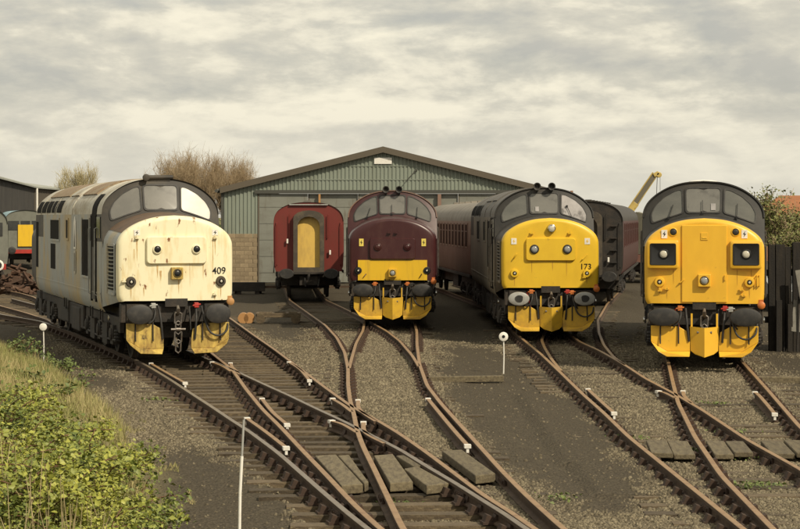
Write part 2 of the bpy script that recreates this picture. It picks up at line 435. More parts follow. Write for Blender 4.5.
# ------------------------------------------------------------------ rail alignments (survey of the yard, rail-top level z = 0)
def U(x, y, z=0.0):
    """a surveyed sight line taken down to level z"""
    Y = (CAM_H - z) * FPX / (y - HOR)
    return ((x - 400.0) * Y / FPX, Y)
SURVEY = {
 'A': ([(0, 314), (41, 321), (75, 333), (115, 350), (130, 356.4), (151, 367.5), (171.5, 380), (192.4, 393.9), (213.2, 407.3), (232, 420), (248, 430), (279, 453), (303, 474), (327, 495), (352, 516), (369, 529)], [(0.35, 17), (0.7, 14)], [(-17.0, 76)]),
 'B': ([(213, 354), (232, 369), (246.5, 389.5), (263, 409.5), (279, 425), (303, 450.5), (327.6, 475.8), (352, 502), (381, 529)], [(0.48, 17), (0.8, 14)], [(-5.15, 50), (-6.7, 60), (-12.4, 95)]),
 'C': ([(194, 353), (232, 369), (261, 382.5), (290, 395.5), (317, 408.5), (341, 419.5), (363, 430.5), (400, 449), (428, 466.5), (456, 482.8), (484.5, 501), (512.7, 518), (526, 529)], [(1.95, 17), (2.25, 14)], [(-6.5, 51.5), (-10.0, 62), (-15.4, 77)]),
 'D': ([(233, 320), (254, 335), (275, 349.5), (302.7, 370.3), (325.4, 387.3), (345.8, 402), (352.6, 406.8), (377.5, 420), (400, 433.5), (428, 453), (456, 474), (484.5, 495.5), (512.7, 512.4), (535, 529)], [(2.0, 17), (2.3, 14)], [(-10.8, 95)]),
 'E1': ([(290, 300), (302.7, 309), (325.4, 325), (336.7, 337.4), (344.6, 352), (348, 368), (348, 384), (350, 400), (353.7, 413), (356.8, 429), (363, 446), (374, 468), (386, 493), (403, 529)], [(0.38, 17), (0.7, 14)], [(-5.9, 98)]),
 'E4': ([(326.5, 300), (344, 308), (365, 318.5), (387, 331), (400, 341), (412, 355), (419, 366)], [], [(-4.4, 98)]),
 'E3': ([(362.8, 330.6), (356, 343), (351.4, 359), (349, 368)], [], [(-1.1, 62), (-1.2, 80)]),
 'E5': ([(416.8, 331), (417, 345), (419.5, 364), (427, 385), (440, 402), (453.5, 417), (478, 444), (502.5, 471), (527, 495.5), (551.6, 517.5), (564, 529)], [(2.1, 17), (2.4, 14)], [(0.42, 62), (0.35, 80)]),
 'F1': ([(518.7, 335.6), (541.6, 354.3), (562.4, 374), (583, 394), (604, 412.6), (629, 436.7), (678, 476), (744, 529)], [(3.62, 17), (3.75, 14)], [(3.21, 62), (3.15, 70), (1.9, 86), (1.0, 96)]),
 'F2': ([(580, 341.5), (600, 350.5), (625, 364.7), (645.7, 378.3), (673, 392.5), (702.5, 409.7), (746.7, 439), (800, 468.5)], [(5.12, 17), (5.25, 14)], [(4.72, 62), (4.66, 70), (3.45, 86), (2.6, 96)]),
 'F3': ([(541.6, 340), (545, 348), (552, 359.5), (561, 370.5)], [], [(4.66, 60.6), (6.15, 72), (9.0, 91)]),
 'F4': ([(597.8, 320), (598.8, 332.5), (604, 345), (613.4, 356.4), (625, 364.7)], [], [(7.65, 72), (10.5, 91)]),
 'G1': ([(668, 360.7), (673, 382.7), (678, 402.3), (695, 436.6), (722, 476), (773.6, 529)], [(3.75, 17), (3.85, 14)], [(6.75, 50), (8.57, 64)]),
 'G2': ([(741.8, 360.7), (766, 387.6), (800, 426.8)], [(5.35, 20), (5.27, 17), (5.35, 14)], [(8.25, 50), (10.07, 64)]),
 'H1': ([(0, 289), (21, 293), (33, 296.5)], [(-12.6, 70.5)], [(-22, 97)]),
 'H2': ([(0, 305.5), (24, 312), (48, 319.5)], [(-10.0, 57.0)], [(-19.5, 88)]),
}
RAIL = {}
for k, (px, front, back) in SURVEY.items():
    pts = [U(*p) for p in px] + list(front) + list(back)
    pts.sort(key=lambda p: p[1])
    Ys = np.array([p[1] for p in pts]); Xs = np.array([p[0] for p in pts])
    yy = np.arange(Ys[0], Ys[-1], 0.35)
    # shape-preserving smoothing of the surveyed points
    sm = np.array([(np.interp(np.clip(yy + d, Ys[0], Ys[-1]), Ys, Xs)) for d in (-.7, -.35, 0, .35, .7)])
    xx = (sm * np.array([.12, .23, .3, .23, .12])[:, None]).sum(0)
    RAIL[k] = (xx, yy)
def RX(k, y): return float(np.interp(y, RAIL[k][1], RAIL[k][0]))

# ------------------------------------------------------------------ ground: one sheet, yard level, with the grass bank on the left
TOE_Y = [-50, 5, 8, 15, 23, 31, 36, 42, 50, 60, 90]
TOE_X = [-.2, -.5, -.9, -1.75, -2.65, -4.1, -5.5, -7.3, -10.4, -14.5, -40]
def bank_d(x, y): return np.interp(y, TOE_Y, TOE_X) - x
TRACK_PAIRS = [('A', 'C'), ('B', 'D'), ('E1', 'E5'), ('F1', 'F2'), ('G1', 'G2'), ('E1', 'E4'), ('F3', 'F4')]
def track_masks(x, y):
    """distance outside the nearest pair of rails (0 between them)"""
    d = np.full(np.shape(x), 99.0)
    for a, b in TRACK_PAIRS:
        ya, yb = RAIL[a][1], RAIL[b][1]
        xa = np.interp(y, ya, RAIL[a][0]); xb = np.interp(y, yb, RAIL[b][0])
        ok = (y >= max(ya[0], yb[0])) & (y <= min(ya[-1], yb[-1]))
        dd = np.maximum(np.maximum(xa - x, x - xb), 0)
        d = np.where(ok, np.minimum(d, dd), d)
    return d
def ground_z(x, y):
    x = np.asarray(x, float); y = np.asarray(y, float)
    d = track_masks(x, y)
    left_group = (x > np.interp(y, RAIL['A'][1], RAIL['A'][0]) - .4) & (x < np.interp(y, RAIL['D'][1], RAIL['D'][0]) + .2)
    base = np.where(left_group, -0.245, -0.163)
    base = np.where(d > .35, np.where(d < .9, -0.185, -0.20), base)
    xf = np.interp(y, RAIL['F1'][1], RAIL['F1'][0])
    base = np.where((x < xf - .1) & (x > xf - 1.1) & (y > 23.5) & (y < 37), -.146, base)
    z = base + (fnoise(x * .9, y * .55, 3) - .5) * .075 + (fnoise(x * 7, y * 5, 2) - .5) * .02
    bd = np.maximum(bank_d(x, y), 0)
    h = 1.55 * (1 - np.exp(-bd * .30)) * np.clip(bd / .5, 0, 1)
    z = z + h * (1 + .12 * (fnoise(x * .8, y * .5, 3) - .5)) + np.where(bd > 0.1, (fnoise(x * 3, y * 2, 2) - .5) * .08, 0)
    return z
def axis(a, b, step, far):
    core = np.arange(a, b + 1e-6, step)
    g = [];  s = step; v = b
    while v < far: s *= 1.35; v += s; g.append(v)
    h = [];  s = step; v = a
    while v > -far: s *= 1.35; v -= s; h.append(v)
    return np.array(h[::-1] + list(core) + g)
gx = axis(-14, 12, .11, 5000); gy = axis(14, 66, .14, 6000)
GX, GY = np.meshgrid(gx, gy)
GZ = ground_z(GX, GY)
far = np.clip((np.hypot(GX, GY - 40) - 150) / 200, 0, 1)
GZ = GZ * (1 - far) - .2 * far
nx, ny = len(gx), len(gy)
idx = np.arange(nx * ny).reshape(ny, nx)
quads = np.stack([idx[:-1, :-1], idx[:-1, 1:], idx[1:, 1:], idx[1:, :-1]], -1).reshape(-1, 4)
dm = track_masks(GX, GY)
bal = np.clip(1.05 - dm / 1.0, 0, 1) * .95 + (fnoise(GX * .7, GY * .4, 4) - .5) * 1.5 + (fnoise(GX * 3, GY * 2, 3) - .5) * .5
# tipped ballast spilled between the tracks near the camera and beside the leftmost rail
def blob(cx, cy, rx, ry): return np.clip(1.4 - np.hypot((GX - cx) / rx, (GY - cy) / ry), 0, 1)
bal = bal + 1.1 * blob(2.5, 19.8, 1.0, 2.2) + .8 * blob(-4.9, 33, 1.6, 7) + .9 * blob(-1.6, 18.5, .6, 2) * .3
bal = bal - .95 * blob(2.3, 28.5, 1.4, 6.0) - .8 * blob(2.6, 40, 1.5, 9) - .9 * blob(-2.3, 23.2, 1.3, 3.6) + .75 * blob(-2.2, 44, 1.5, 8) - .6 * np.clip((GY - 52) / 10, 0, 1)
bal = np.clip(bal, 0, 1)
grs = np.clip(bank_d(GX, GY) / .7 + (fnoise(GX * 1.4, GY, 3) - .5) * 1.2, 0, 1)
gm = bpy.data.materials.new('yard_ground'); MATS['yard_ground'] = gm
gm.use_nodes = True
t = gm.node_tree; p = t.nodes['Principled BSDF']; p.inputs['Roughness'].default_value = .95; p.inputs['Specular IOR Level'].default_value = .2
co = t.nodes.new('ShaderNodeTexCoord')
def gnoise(sc, det=6, rough=.6):
    n = t.nodes.new('ShaderNodeTexNoise'); n.inputs['Scale'].default_value = sc; n.inputs['Detail'].default_value = det; n.inputs['Roughness'].default_value = rough
    t.links.new(co.outputs['Object'], n.inputs['Vector']); return n.outputs['Fac']
def gramp(src, stops):
    r = t.nodes.new('ShaderNodeValToRGB'); t.links.new(src, r.inputs['Fac'])
    r.color_ramp.elements[0].position, r.color_ramp.elements[0].color = stops[0][0], (*stops[0][1], 1)
    r.color_ramp.elements[1].position, r.color_ramp.elements[1].color = stops[-1][0], (*stops[-1][1], 1)
    for a, c in stops[1:-1]:
        q = r.color_ramp.elements.new(a); q.color = (*c, 1)
    return r.outputs['Color']
def gmix(f, a, b):
    m = t.nodes.new('ShaderNodeMix'); m.data_type = 'RGBA'
    t.links.new(f, m.inputs['Factor']); t.links.new(a, m.inputs['A']); t.links.new(b, m.inputs['B']); return m.outputs['Result']
def gattr(n):
    a = t.nodes.new('ShaderNodeAttribute'); a.attribute_name = n; return a.outputs['Fac']
vor = t.nodes.new('ShaderNodeTexVoronoi'); vor.inputs['Scale'].default_value = 26; t.links.new(co.outputs['Object'], vor.inputs['Vector'])
sep = t.nodes.new('ShaderNodeSeparateColor'); t.links.new(vor.outputs['Color'], sep.inputs['Color'])
stone_c = gramp(sep.outputs['Red'], [(0, (.057, .046, .029)), (.4, (.103, .084, .054)), (.8, (.155, .129, .083)), (1, (.215, .184, .125))])
cinder_c = gramp(gnoise(14, 8, .7), [(.3, (.050, .041, .029)), (.55, (.080, .066, .045)), (.75, (.130, .108, .073))])
earth_c = gramp(gnoise(3, 8, .7), [(.3, (.14, .12, .06)), (.6, (.26, .22, .11)), (.8, (.16, .18, .06))])
c = gmix(gattr('ballast'), cinder_c, stone_c)
c = gmix(gattr('grass'), c, earth_c)
t.links.new(c, p.inputs['Base Color'])
bp = t.nodes.new('ShaderNodeBump'); bp.inputs['Strength'].default_value = .9; bp.inputs['Distance'].default_value = .03
t.links.new(vor.outputs['Distance'], bp.inputs['Height']); t.links.new(bp.outputs['Normal'], p.inputs['Normal'])
me = raw_mesh('ground', np.stack([GX, GY, GZ], -1).reshape(-1, 3), quads, 'yard_ground', bal.ravel(), 'ballast', True)
a = me.attributes.new('grass', 'FLOAT', 'POINT'); a.data.foreach_set('value', grs.ravel().astype(np.float32))
ground = bpy.data.objects.new('ground', me); COL.objects.link(ground)
tag(ground, 'dark cinder and gravel yard floor rising to a grass bank', None, None, 'structure')
def bal_at(x, y):
    i = np.clip(np.searchsorted(gx, x), 0, nx - 1); j = np.clip(np.searchsorted(gy, y), 0, ny - 1)
    return bal[j, i], grs[j, i]

# ------------------------------------------------------------------ ballast stones, thickest near the camera
def scatter_stones():
    N = 520000
    y = 18.2 + 42 * rng.random(N) ** 1.5
    x = (rng.random(N) * 2 - 1) * (y * 400 / FPX + .6)
    b, g = bal_at(x, y)
    keep = rng.random(N) < np.clip(b * 1.0 + .012, 0, 1) * np.clip(1 - g * 1.3, 0, 1)
    x, y = x[keep], y[keep]
    z = ground_z(x, y)
    n = len(x)
    r = np.clip(rng.normal(.0145, .0055, n), .007, .036) * np.clip(.75 + y / 70, .9, 1.5)
    ring = np.array([(1, 0), (0, 1), (-1, 0), (0, -1)], float)
    V = np.zeros((n, 8, 3))
    V[:, :4, :2] = ring[None] * r[:, None, None] * (.75 + .6 * rng.random((n, 4, 1)))
    V[:, 4:, :2] = ring[None] * r[:, None, None] * (.30 + .55 * rng.random((n, 4, 1))) + (rng.random((n, 1, 2)) - .5) * r[:, None, None] * .6
    V[:, :4, 2] = -r[:, None] * .4
    V[:, 4:, 2] = r[:, None] * (.35 + .75 * rng.random((n, 4)))
    V[:, 4:, 2] = V[:, 4:, 2] * .4 + V[:, 4:, 2].mean(1, keepdims=True) * .6
    a = rng.random(n) * 6.283
    ca, sa = np.cos(a)[:, None], np.sin(a)[:, None]
    X = V[..., 0] * ca - V[..., 1] * sa + x[:, None]; Y = V[..., 0] * sa + V[..., 1] * ca + y[:, None]
    Z = V[..., 2] * .85 + z[:, None] + r[:, None] * .2
    tri = np.array([(4, 5, 6, 7), (0, 1, 5, 4), (1, 2, 6, 5), (2, 3, 7, 6), (3, 0, 4, 7)])
    F = (np.arange(n)[:, None, None] * 8 + tri[None]).reshape(-1, 4)
    tone = np.repeat(np.clip(rng.random(n) ** 1.7 * (.45 + .55 * np.clip(bal_at(x, y)[0] * 1.5, 0, 1)), 0, 1), 8)
    o = bpy.data.objects.new('ballast', raw_mesh('ballast', np.stack([X, Y, Z], -1).reshape(-1, 3), F, 'stone', tone))
    COL.objects.link(o)
    tag(o, 'loose grey brown ballast stones strewn round the rails', None, None, 'stuff')
scatter_stones()

# ------------------------------------------------------------------ tracks
RP = [(-.036, -.004), (-.028, 0), (.028, 0), (.036, -.004), (.036, -.042), (.011, -.058), (.011, -.118), (.068, -.138), (.068, -.155), (-.068, -.155), (-.068, -.138), (-.011, -.118), (-.011, -.058), (-.036, -.042)]
def rail_mesh(pts, top):
    """sweep the rail section along (x, y) points"""
    mb = MB()
    P = [Vector((q[0], q[1], 0)) for q in pts]
    loops = []
    for i, q in enumerate(P):
        d = (P[min(i + 1, len(P) - 1)] - P[max(i - 1, 0)]).normalized()
        nrm = Vector((d.y, -d.x, 0))
        loops.append([q + nrm * a + Vector((0, 0, b)) for a, b in RP])
    mb.loft(loops, True, True, True)
    n = len(RP)
    for k in range(len(loops) - 1):
        for i in (0, 1, 2):
            mb.mi[k * n + i] = 1
    return mb, ['rail_side', top]
sleeper_me = {}
def sleeper(parent, xa, xb, y, ang, sink=0.0):
    """one timber from xa to xb, length quantised so that alike timbers share a mesh"""
    L = round((xb - xa) * 2) / 2
    if L not in sleeper_me:
        sleeper_me[L] = MB().box((0, 0, -.066), (L, .25, .13)).mesh('sleeper', 'sleeper_wood')
    j = random.uniform
    inst('sleeper', sleeper_me[L], parent, ((xa + xb) / 2 + j(-.06, .06), y + j(-.03, .03), -.155 - sink + j(-.012, .006)), (j(-.02, .02), j(-.006, .006), ang + j(-.012, .012)))
chair_me = MB().box((0, 0, .012), (.36, .19, .030)).box((-.105, 0, .05), (.085, .15, .085), ry=.35).box((.105, 0, .05), (.085, .15, .085), ry=-.35).mesh('rail_chair', 'chair_iron')
def angle_at(k, y):
    return -math.atan2(RX(k, y + .8) - RX(k, y - .8), 1.6)
def chair(parent, k, y):
    inst('rail_chair', chair_me, parent, (RX(k, y), y, -.157), (0, 0, angle_at(k, y)))

white_end = MB().box((0, .0, -.022), (.078, .11, .05)).box((0, 0, -.075), (.03, .09, .07)).mesh('painted_end', 'white_paint')
def check_rail(parent, px, name='check_rail', ends=(True, True)):
    pts = [U(*q) for q in px]
    pts.sort(key=lambda q: q[1])
    if len(pts) > 2: pts = [tuple(q) for q in crom(pts, 4)]
    mb, ms = rail_mesh(pts, 'rail_rust_top')
    o = mb.build(name, ms, parent)
    for i, ok in ((0, ends[0]), (-1, ends[1])):
        if ok:
            a, b = pts[i], pts[1 if i == 0 else -2]
            inst('painted_end', white_end, o, (a[0], a[1], .006), (0, 0, -math.atan2(b[0] - a[0], b[1] - a[1])), (1.2, 1, 1.0))
def track(label, keys, tops):
    t = thing('railway_track', label, 'railway track')
    for k in keys:
        xx, yy = RAIL[k]
        mb, ms = rail_mesh(list(zip(xx, yy)), tops.get(k, 'rail_rust_top'))
        mb.build('rail', ms, t)
    return t
def lay(t, y0, y1, fn, keys, pitch=.71, chairs_to=44):
    y = y0
    while y < y1:
        xa, xb, ang = fn(y)
        if xb - xa > .6:
            sleeper(t, xa, xb, y, ang)
            if y < chairs_to:
                for k in keys:
                    if RAIL[k][1][0] <= y <= RAIL[k][1][-1] and xa - .1 < RX(k, y) < xb + .1: chair(t, k, y)
        y += pitch
TL = track('double turnout in front of the white faced locomotive, timbers standing proud', ['A', 'B', 'C', 'D'], {'A': 'rail_worn_top', 'C': 'rail_worn_top'})
lay(TL, 15, 32.6, lambda y: (RX('A', y) - .55, RX('E5', y) + .30, .04), ['A', 'B', 'C', 'D'])
lay(TL, 32.9, 41.6, lambda y: (RX('A', y) - .62, min(RX('D', y) + .5, RX('E1', y) - .2), .15), ['A', 'B', 'C', 'D'])
lay(TL, 42, 74, lambda y: (RX('A', y) - .5, RX('C', y) + .45, angle_at('A', y)), ['A', 'C'], chairs_to=58)
lay(TL, 42.2, 66, lambda y: (RX('B', y) - .45, RX('D', y) + .55, angle_at('D', y)), ['B', 'D'], chairs_to=58)
TM = track('middle track dividing before the maroon locomotive and the red coach', ['E1', 'E3', 'E4', 'E5'], {})
lay(TM, 33, 48, lambda y: (RX('E1', y) - .5 + (.3 if y < 38 else 0), RX('E5', y) + .5, 0), ['E1', 'E5'])
lay(TM, 48.3, 60, lambda y: (RX('E1', y) - .5, RX('E5', y) + .5, 0), ['E1', 'E3', 'E4', 'E5'], chairs_to=60)
lay(TM, 60.5, 77, lambda y: (RX('E1', y) - .5, RX('E4', y) + .5, angle_at('E1', y)), ['E1', 'E4'], chairs_to=60)
TR = track('right hand double turnout leading to the two yellow fronted locomotives', ['F1', 'F2', 'F3', 'F4', 'G1', 'G2'], {})
lay(TR, 15, 37, lambda y: (RX('F1', y) - .62, RX('G2', y) + .6, 0), ['F1', 'F2', 'G1', 'G2'])
lay(TR, 37.5, 44.5, lambda y: (RX('F1', y) - .62, RX('F2', y) + .35, 0), ['F1', 'F2'])
lay(TR, 37.3, 47, lambda y: (RX('G1', y) - .3, RX('G2', y) + .75, angle_at('G1', y)), ['G1', 'G2'])
lay(TR, 45, 58, lambda y: (RX('F1', y) - .62, RX('F4', y) + .5, 0), ['F1', 'F2', 'F3', 'F4'], chairs_to=58)
lay(TR, 58.6, 70, lambda y: (RX('F4', y) - 2.0, RX('F4', y) + .5, angle_at('F4', y)), ['F4'], chairs_to=40)
TB = track('far left siding curving away behind the grey locomotive', ['H1', 'H2'], {})
lay(TB, 60, 90, lambda y: (RX('H2', y) - .5, RX('H2', y) + 2.0, .3), ['H2'], chairs_to=20)
check_rail(TL, [(151, 363.2), (168, 373), (185, 382.5)])
check_rail(TL, [(247, 418), (266, 431.5), (286, 447)])
check_rail(TL, [(262, 398.5), (273, 412), (287, 424)])
check_rail(TL, [(289, 362), (300, 369), (309.5, 380)])
check_rail(TL, [(332.5, 398.5), (342, 404), (352, 411.5)], 'wing_rail', (False, True))
check_rail(TL, [(331.5, 420.5), (343, 424), (357, 432)], 'wing_rail', (False, True))
check_rail(TL, [(212, 362), (222, 365.5), (231, 371)], 'wing_rail', (False, True))
check_rail(TL, [(230.5, 363), (232.5, 367), (240, 374)], 'wing_rail', (False, True))
check_rail(TM, [(358, 400), (358.5, 407), (364, 413), (376, 421)], 'wing_rail', (False, True))
check_rail(TM, [(363.5, 422), (364, 430), (371, 436), (385, 443)], 'wing_rail', (False, True))
check_rail(TM, [(428, 398.5), (444, 418), (455, 431), (467.5, 445)])
check_rail(TR, [(588, 389), (600, 400), (614, 412.5)])
check_rail(TR, [(658.5, 391), (665, 392.5), (675, 397.5)], 'wing_rail', (False, True))
check_rail(TR, [(683, 391), (684.5, 396), (692, 403)], 'wing_rail', (False, True))
check_rail(TR, [(755, 392), (759, 395), (767, 404), (774.8, 413.5)])

fish = MB().box((-.03, 0, -.085), (.03, .46, .075)).box((.03, 0, -.085), (.03, .46, .075)).box((-.055, -.15, -.085), (.03, .04, .04)).box((-.055, .15, -.085), (.03, .04, .04)).box((-.055, -.05, -.085), (.03, .04, .04)).box((-.055, .05, -.085), (.03, .04, .04)).mesh('fishplate', 'chair_iron')
for t_, k, ys in ((TL, 'A', (21.6, 30.5, 44.2)), (TL, 'B', (22.3, 31.2)), (TL, 'C', (23.1, 38.0)), (TL, 'D', (24.0, 36.0)), (TM, 'E1', (22.8, 39.5)), (TM, 'E5', (24.3, 37.3)), (TR, 'F1', (22.0, 33.4)), (TR, 'F2', (26.5, 38)), (TR, 'G1', (23.6, 32)), (TR, 'G2', (33.2,))):
    for y in ys: inst('fishplate', fish, t_, (RX(k, y), y, 0), (0, 0, angle_at(k, y)))

# boards of the foot crossings between the rails
def board_crossing(label, quads, thick, z=.0):
    t = thing('board_crossing', label, 'foot crossing')
    for q in quads:
        P = [Vector((*U(x, y, z), z)) for x, y in q]
        MB().prism(P, (0, 0, -thick)).build('plank', 'plank_wood', t, bevel=.012)
board_crossing('thick old planks laid between the middle rails at the front', [
    [(315, 455.5), (336, 454.3), (363, 484), (341.5, 485.5)], [(338, 455.4), (349, 454.7), (368.5, 481.5), (364.5, 483.5)],
    [(374, 455.4), (393, 453.8), (413, 481.5), (390, 483)], [(404, 468.5), (418, 466), (449, 483), (426.5, 485.5)],
    [(396, 455.5), (404, 455), (424, 465), (414, 466.5)],
    [(442, 450.7), (462, 449.5), (495.5, 473.3), (475.5, 475.6)]], .11, -.02)
tcr = thing('board_crossing', 'row of short boards between the rails at lower right', 'foot crossing')
Y0 = 27.4
xs = [RX(k, Y0) for k in ('F1', 'G1', 'F2', 'G2')]
for a, b in zip(xs[:-1], xs[1:]):
    n_ = max(1, int((b - a - .22) / .25)); w = (b - a - .24) / n_
    for k in range(n_):
        o = MB().box((0, 0, 0), (w - .018, 1.5 + random.uniform(-.12, .12), .07)).build('plank', 'plank_wood', tcr, bevel=.012)
        o.location = (a + .12 + w * (k + .5), Y0 + random.uniform(-.06, .06), -.058 + random.uniform(-.014, .012)); o.rotation_euler = (random.uniform(-.006, .006), random.uniform(-.03, .03), -.08)

# ------------------------------------------------------------------ wheels and bogies shared by everything on rails
wheel_me = MB().lathe((0, 0, 0), (1, 0, 0), [(-.065, .50), (-.06, .56), (-.035, .575), (-.035, .56), (.065, .54), (.07, .46), (.03, .43), (.02, .2), (.07, .16), (.09, .11)], 24).mesh('wheel', 'grime_black', 30)
def bogie(parent, yc, base, six=True, r=.57, name='bogie'):
    mb = MB()
    ax = (-base, 0, base) if six else (-base, base)
    for s in (-1, 1):
        mb.bb(s * 1.12 - .05, s * 1.12 + .05, yc - base - .75, yc + base + .75, .62, .95)
        mb.bb(s * 1.12 - .04, s * 1.12 + .04, yc - .5, yc + .5, .42, .62)
        for a in ax:
            mb.box((s * 1.17, yc + a, .55), (.16, .40, .42))
            mb.lathe((s * 1.18, yc + a, .56), (s, 0, 0), [(0, .15), (.1, .14), (.12, .09)], 12)
            for d in (-.36, .36):
                for q in range(4): mb.lathe((s * 1.15, yc + a + d, .40 + q * .07), (0, 0, 1), [(0, .085), (.035, .10), (.06, .085)], 10)
        for a in ax[:-1]:
            mb.bb(s * 1.2, s * 1.26, yc + a + base * .32, yc + a + base * .68, .30, .78)
        mb.tube([(s * 1.24, yc - base - .6, .45), (s * 1.24, yc, .40), (s * 1.24, yc + base + .6, .45)], .025, 6)
    mb.bb(-1.05, 1.05, yc - base - .72, yc - base - .55, .5, .9)
    mb.bb(-1.05, 1.05, yc + base + .55, yc + base + .72, .5, .9)
    b = mb.build(name, 'grime_black', parent)
    for a in ax:
        for s in (-1, 1):
            inst('wheel', wheel_me, b, (s * .755, yc + a, r - .005), (0, 0, 0 if s > 0 else math.pi), (1, r / .57, r / .57))
        MB().tube([(-.75, yc + a, r), (.75, yc + a, r)], .09, 10).build('axle', 'grime_black', b)
    return b

# ------------------------------------------------------------------ the nose-fronted diesel locomotive
LL = 17.9
def smooth_half(pts, n=4): return [tuple(q) for q in crom(pts, n)]
BODY_UP = smooth_half([(1.36, 3.2), (1.33, 3.38), (1.225, 3.565), (1.02, 3.745), (.74, 3.895), (.4, 3.985), (0, 4.015)])
NA = smooth_half([(1.22, 1.31), (1.275, 1.45), (1.285, 1.9), (1.285, 2.45), (1.26, 2.63), (1.16, 2.79), (.96, 2.94), (.7, 3.06), (.38, 3.14), (0, 3.17)])
NB = smooth_half([(1.33, 1.12), (1.355, 1.4), (1.36, 1.9), (1.355, 2.5), (1.32, 2.69), (1.20, 2.86), (.98, 3.02), (.7, 3.14), (.38, 3.225), (0, 3.255)])
def full(h): return [(-x, z) for x, z in h] + [(x, z) for x, z in reversed(h[:-1])]
def cab_y(x, z): return 1.93 + .16 * (x / 1.36) ** 2 + .30 * (z - 3.2)
def face_y(x): return .06 * (x / 1.28) ** 2
def lerp_pts(a, b, t): return [(p[0] + (q[0] - p[0]) * t, p[1] + (q[1] - p[1]) * t) for p, q in zip(a, b)]
def nose_loops(ys_ins):
    loops = []
    for y, ins in ys_ins:
        t = max(0, min(1, (y - .22) / 1.9))
        base = full(lerp_pts(NA, NB, t))
        L = []
        for x, z in base:
            k = 1 - ins / 1.285
            zz = z - ins * .85 * max(0, min(1, (z - 2.3) / .5))
            if z < 1.5: zz = z + ins * .2
            L.append((x * k, y + face_y(x * k) * max(0, 1 - y / .6), zz))
        loops.append(L)
    return loops
def nz_deck(x): # nose deck level where it meets the cab
    xs = [p[0] for p in NB[::-1]]; zs = [p[1] for p in NB[::-1]]
    return float(np.interp(abs(x), xs[:-12], zs[:-12]))
def roof_z(x):
    xs = [p[0] for p in BODY_UP[::-1]]; zs = [p[1] for p in BODY_UP[::-1]]
    return float(np.interp(abs(x), xs, zs))
def cab_panel_poly(outline, dy):
    return [Vector((x, cab_y(x, z) - dy, z)) for x, z in outline]
def rounded(outline, r=.06, n=4):
    """round the corners of a polygon given in (x, z)"""
    P = [Vector((p[0], p[1])) for p in outline]; o = []
    for i, p in enumerate(P):
        a = P[i - 1]; b = P[(i + 1) % len(P)]
        ra = min(r, (a - p).length * .45); rb = min(r, (b - p).length * .45)
        s = p + (a - p).normalized() * ra; e = p + (b - p).normalized() * rb
        for k in range(n + 1):
            u = k / n
            q = s * (1 - u) ** 2 + p * 2 * u * (1 - u) + e * u * u
            o.append((q.x, q.y))
    return o
def grow(outline, d):
    cx = sum(p[0] for p in outline) / len(outline); cz = sum(p[1] for p in outline) / len(outline)
    w = max(abs(p[0] - cx) for p in outline); h = max(abs(p[1] - cz) for p in outline)
    return [(cx + (x - cx) * (w + d) / w, cz + (z - cz) * (h + d) / h) for x, z in outline]
WIN_C = rounded([(-.375, 3.315), (.375, 3.315), (.385, 3.85), (-.385, 3.85)], .09)
WIN_R = rounded([(.47, 3.30), (.49, 3.825), (.62, 3.795), (.86, 3.665), (1.06, 3.48), (1.165, 3.28), (1.14, 3.075), (.80, 3.20)], .07)
WIN_L = [(-x, z) for x, z in WIN_R][::-1]

def lamp(name, x, z, r, parent, ring, glass, y=None, depth=.05, bez=.02):
    y = face_y(x) if y is None else y
    h = MB().lathe((x, y + .01, z), (0, -1, 0), [(0, r + bez + .02), (depth, r + bez), (depth + .005, r + .004), (depth - .015, r - .002)], 20).build(name, ring, parent, 35)
    MB().lathe((x, y + .01, z), (0, -1, 0), [(depth - .02, r), (depth - .006, r * .9), (depth + .004, r * .45), (depth + .007, .002)], 20).build('lens', glass, h, 60)
    return h
def warning_plate(x, z, parent, w, h, m, bolt):
    y = face_y(x) + .012
    o = MB().bb(x - w / 2, x + w / 2, y - .022, y, z - h / 2, z + h / 2).build('warning_plate', m, parent)
    a, b = w * .28, h * .38
    P = [(x + a * .5, z + b), (x - a, z - b * .05), (x - a * .05, z - b * .05), (x - a * .5, z - b), (x + a, z + b * .12), (x + a * .05, z + b * .12)]
    MB().prism([(px, y - .0222, pz) for px, pz in P], (0, -.004, 0)).build('lightning_mark', bolt, o)
def hose(parent, pts, r=.024, m='rubber', name='brake_hose', cock=None):
    h = MB().tube([tuple(q) for q in crom(pts, 5)], r, 7).build(name, m, parent, 60)
    if cock:
        p = pts[0]
        MB().box((p[0], p[1] - .05, p[2] + .01), (.10, .12, .11)).tube([(p[0] - .09, p[1] - .1, p[2]), (p[0] + .09, p[1] - .1, p[2] + .03)], .02, 6).build('valve', cock, h, bevel=.015)
    return h
def arc_strip(y, w, prof, dr):
    """a band wrapped over a roof profile between y and y+w, dr proud"""
    mb = MB(); L0, L1, L2, L3 = [], [], [], []
    for x, z in full(prof):
        nx_, nz_ = (x, (z - 2.4)); l = math.hypot(nx_, nz_) or 1
        X, Z = x + nx_ / l * dr, z + nz_ / l * dr
        L0.append((x, y, z)); L1.append((X, y, Z)); L2.append((X, y + w, Z)); L3.append((x, y + w, z))
    return mb.loft([L0, L1, L2, L3], False)

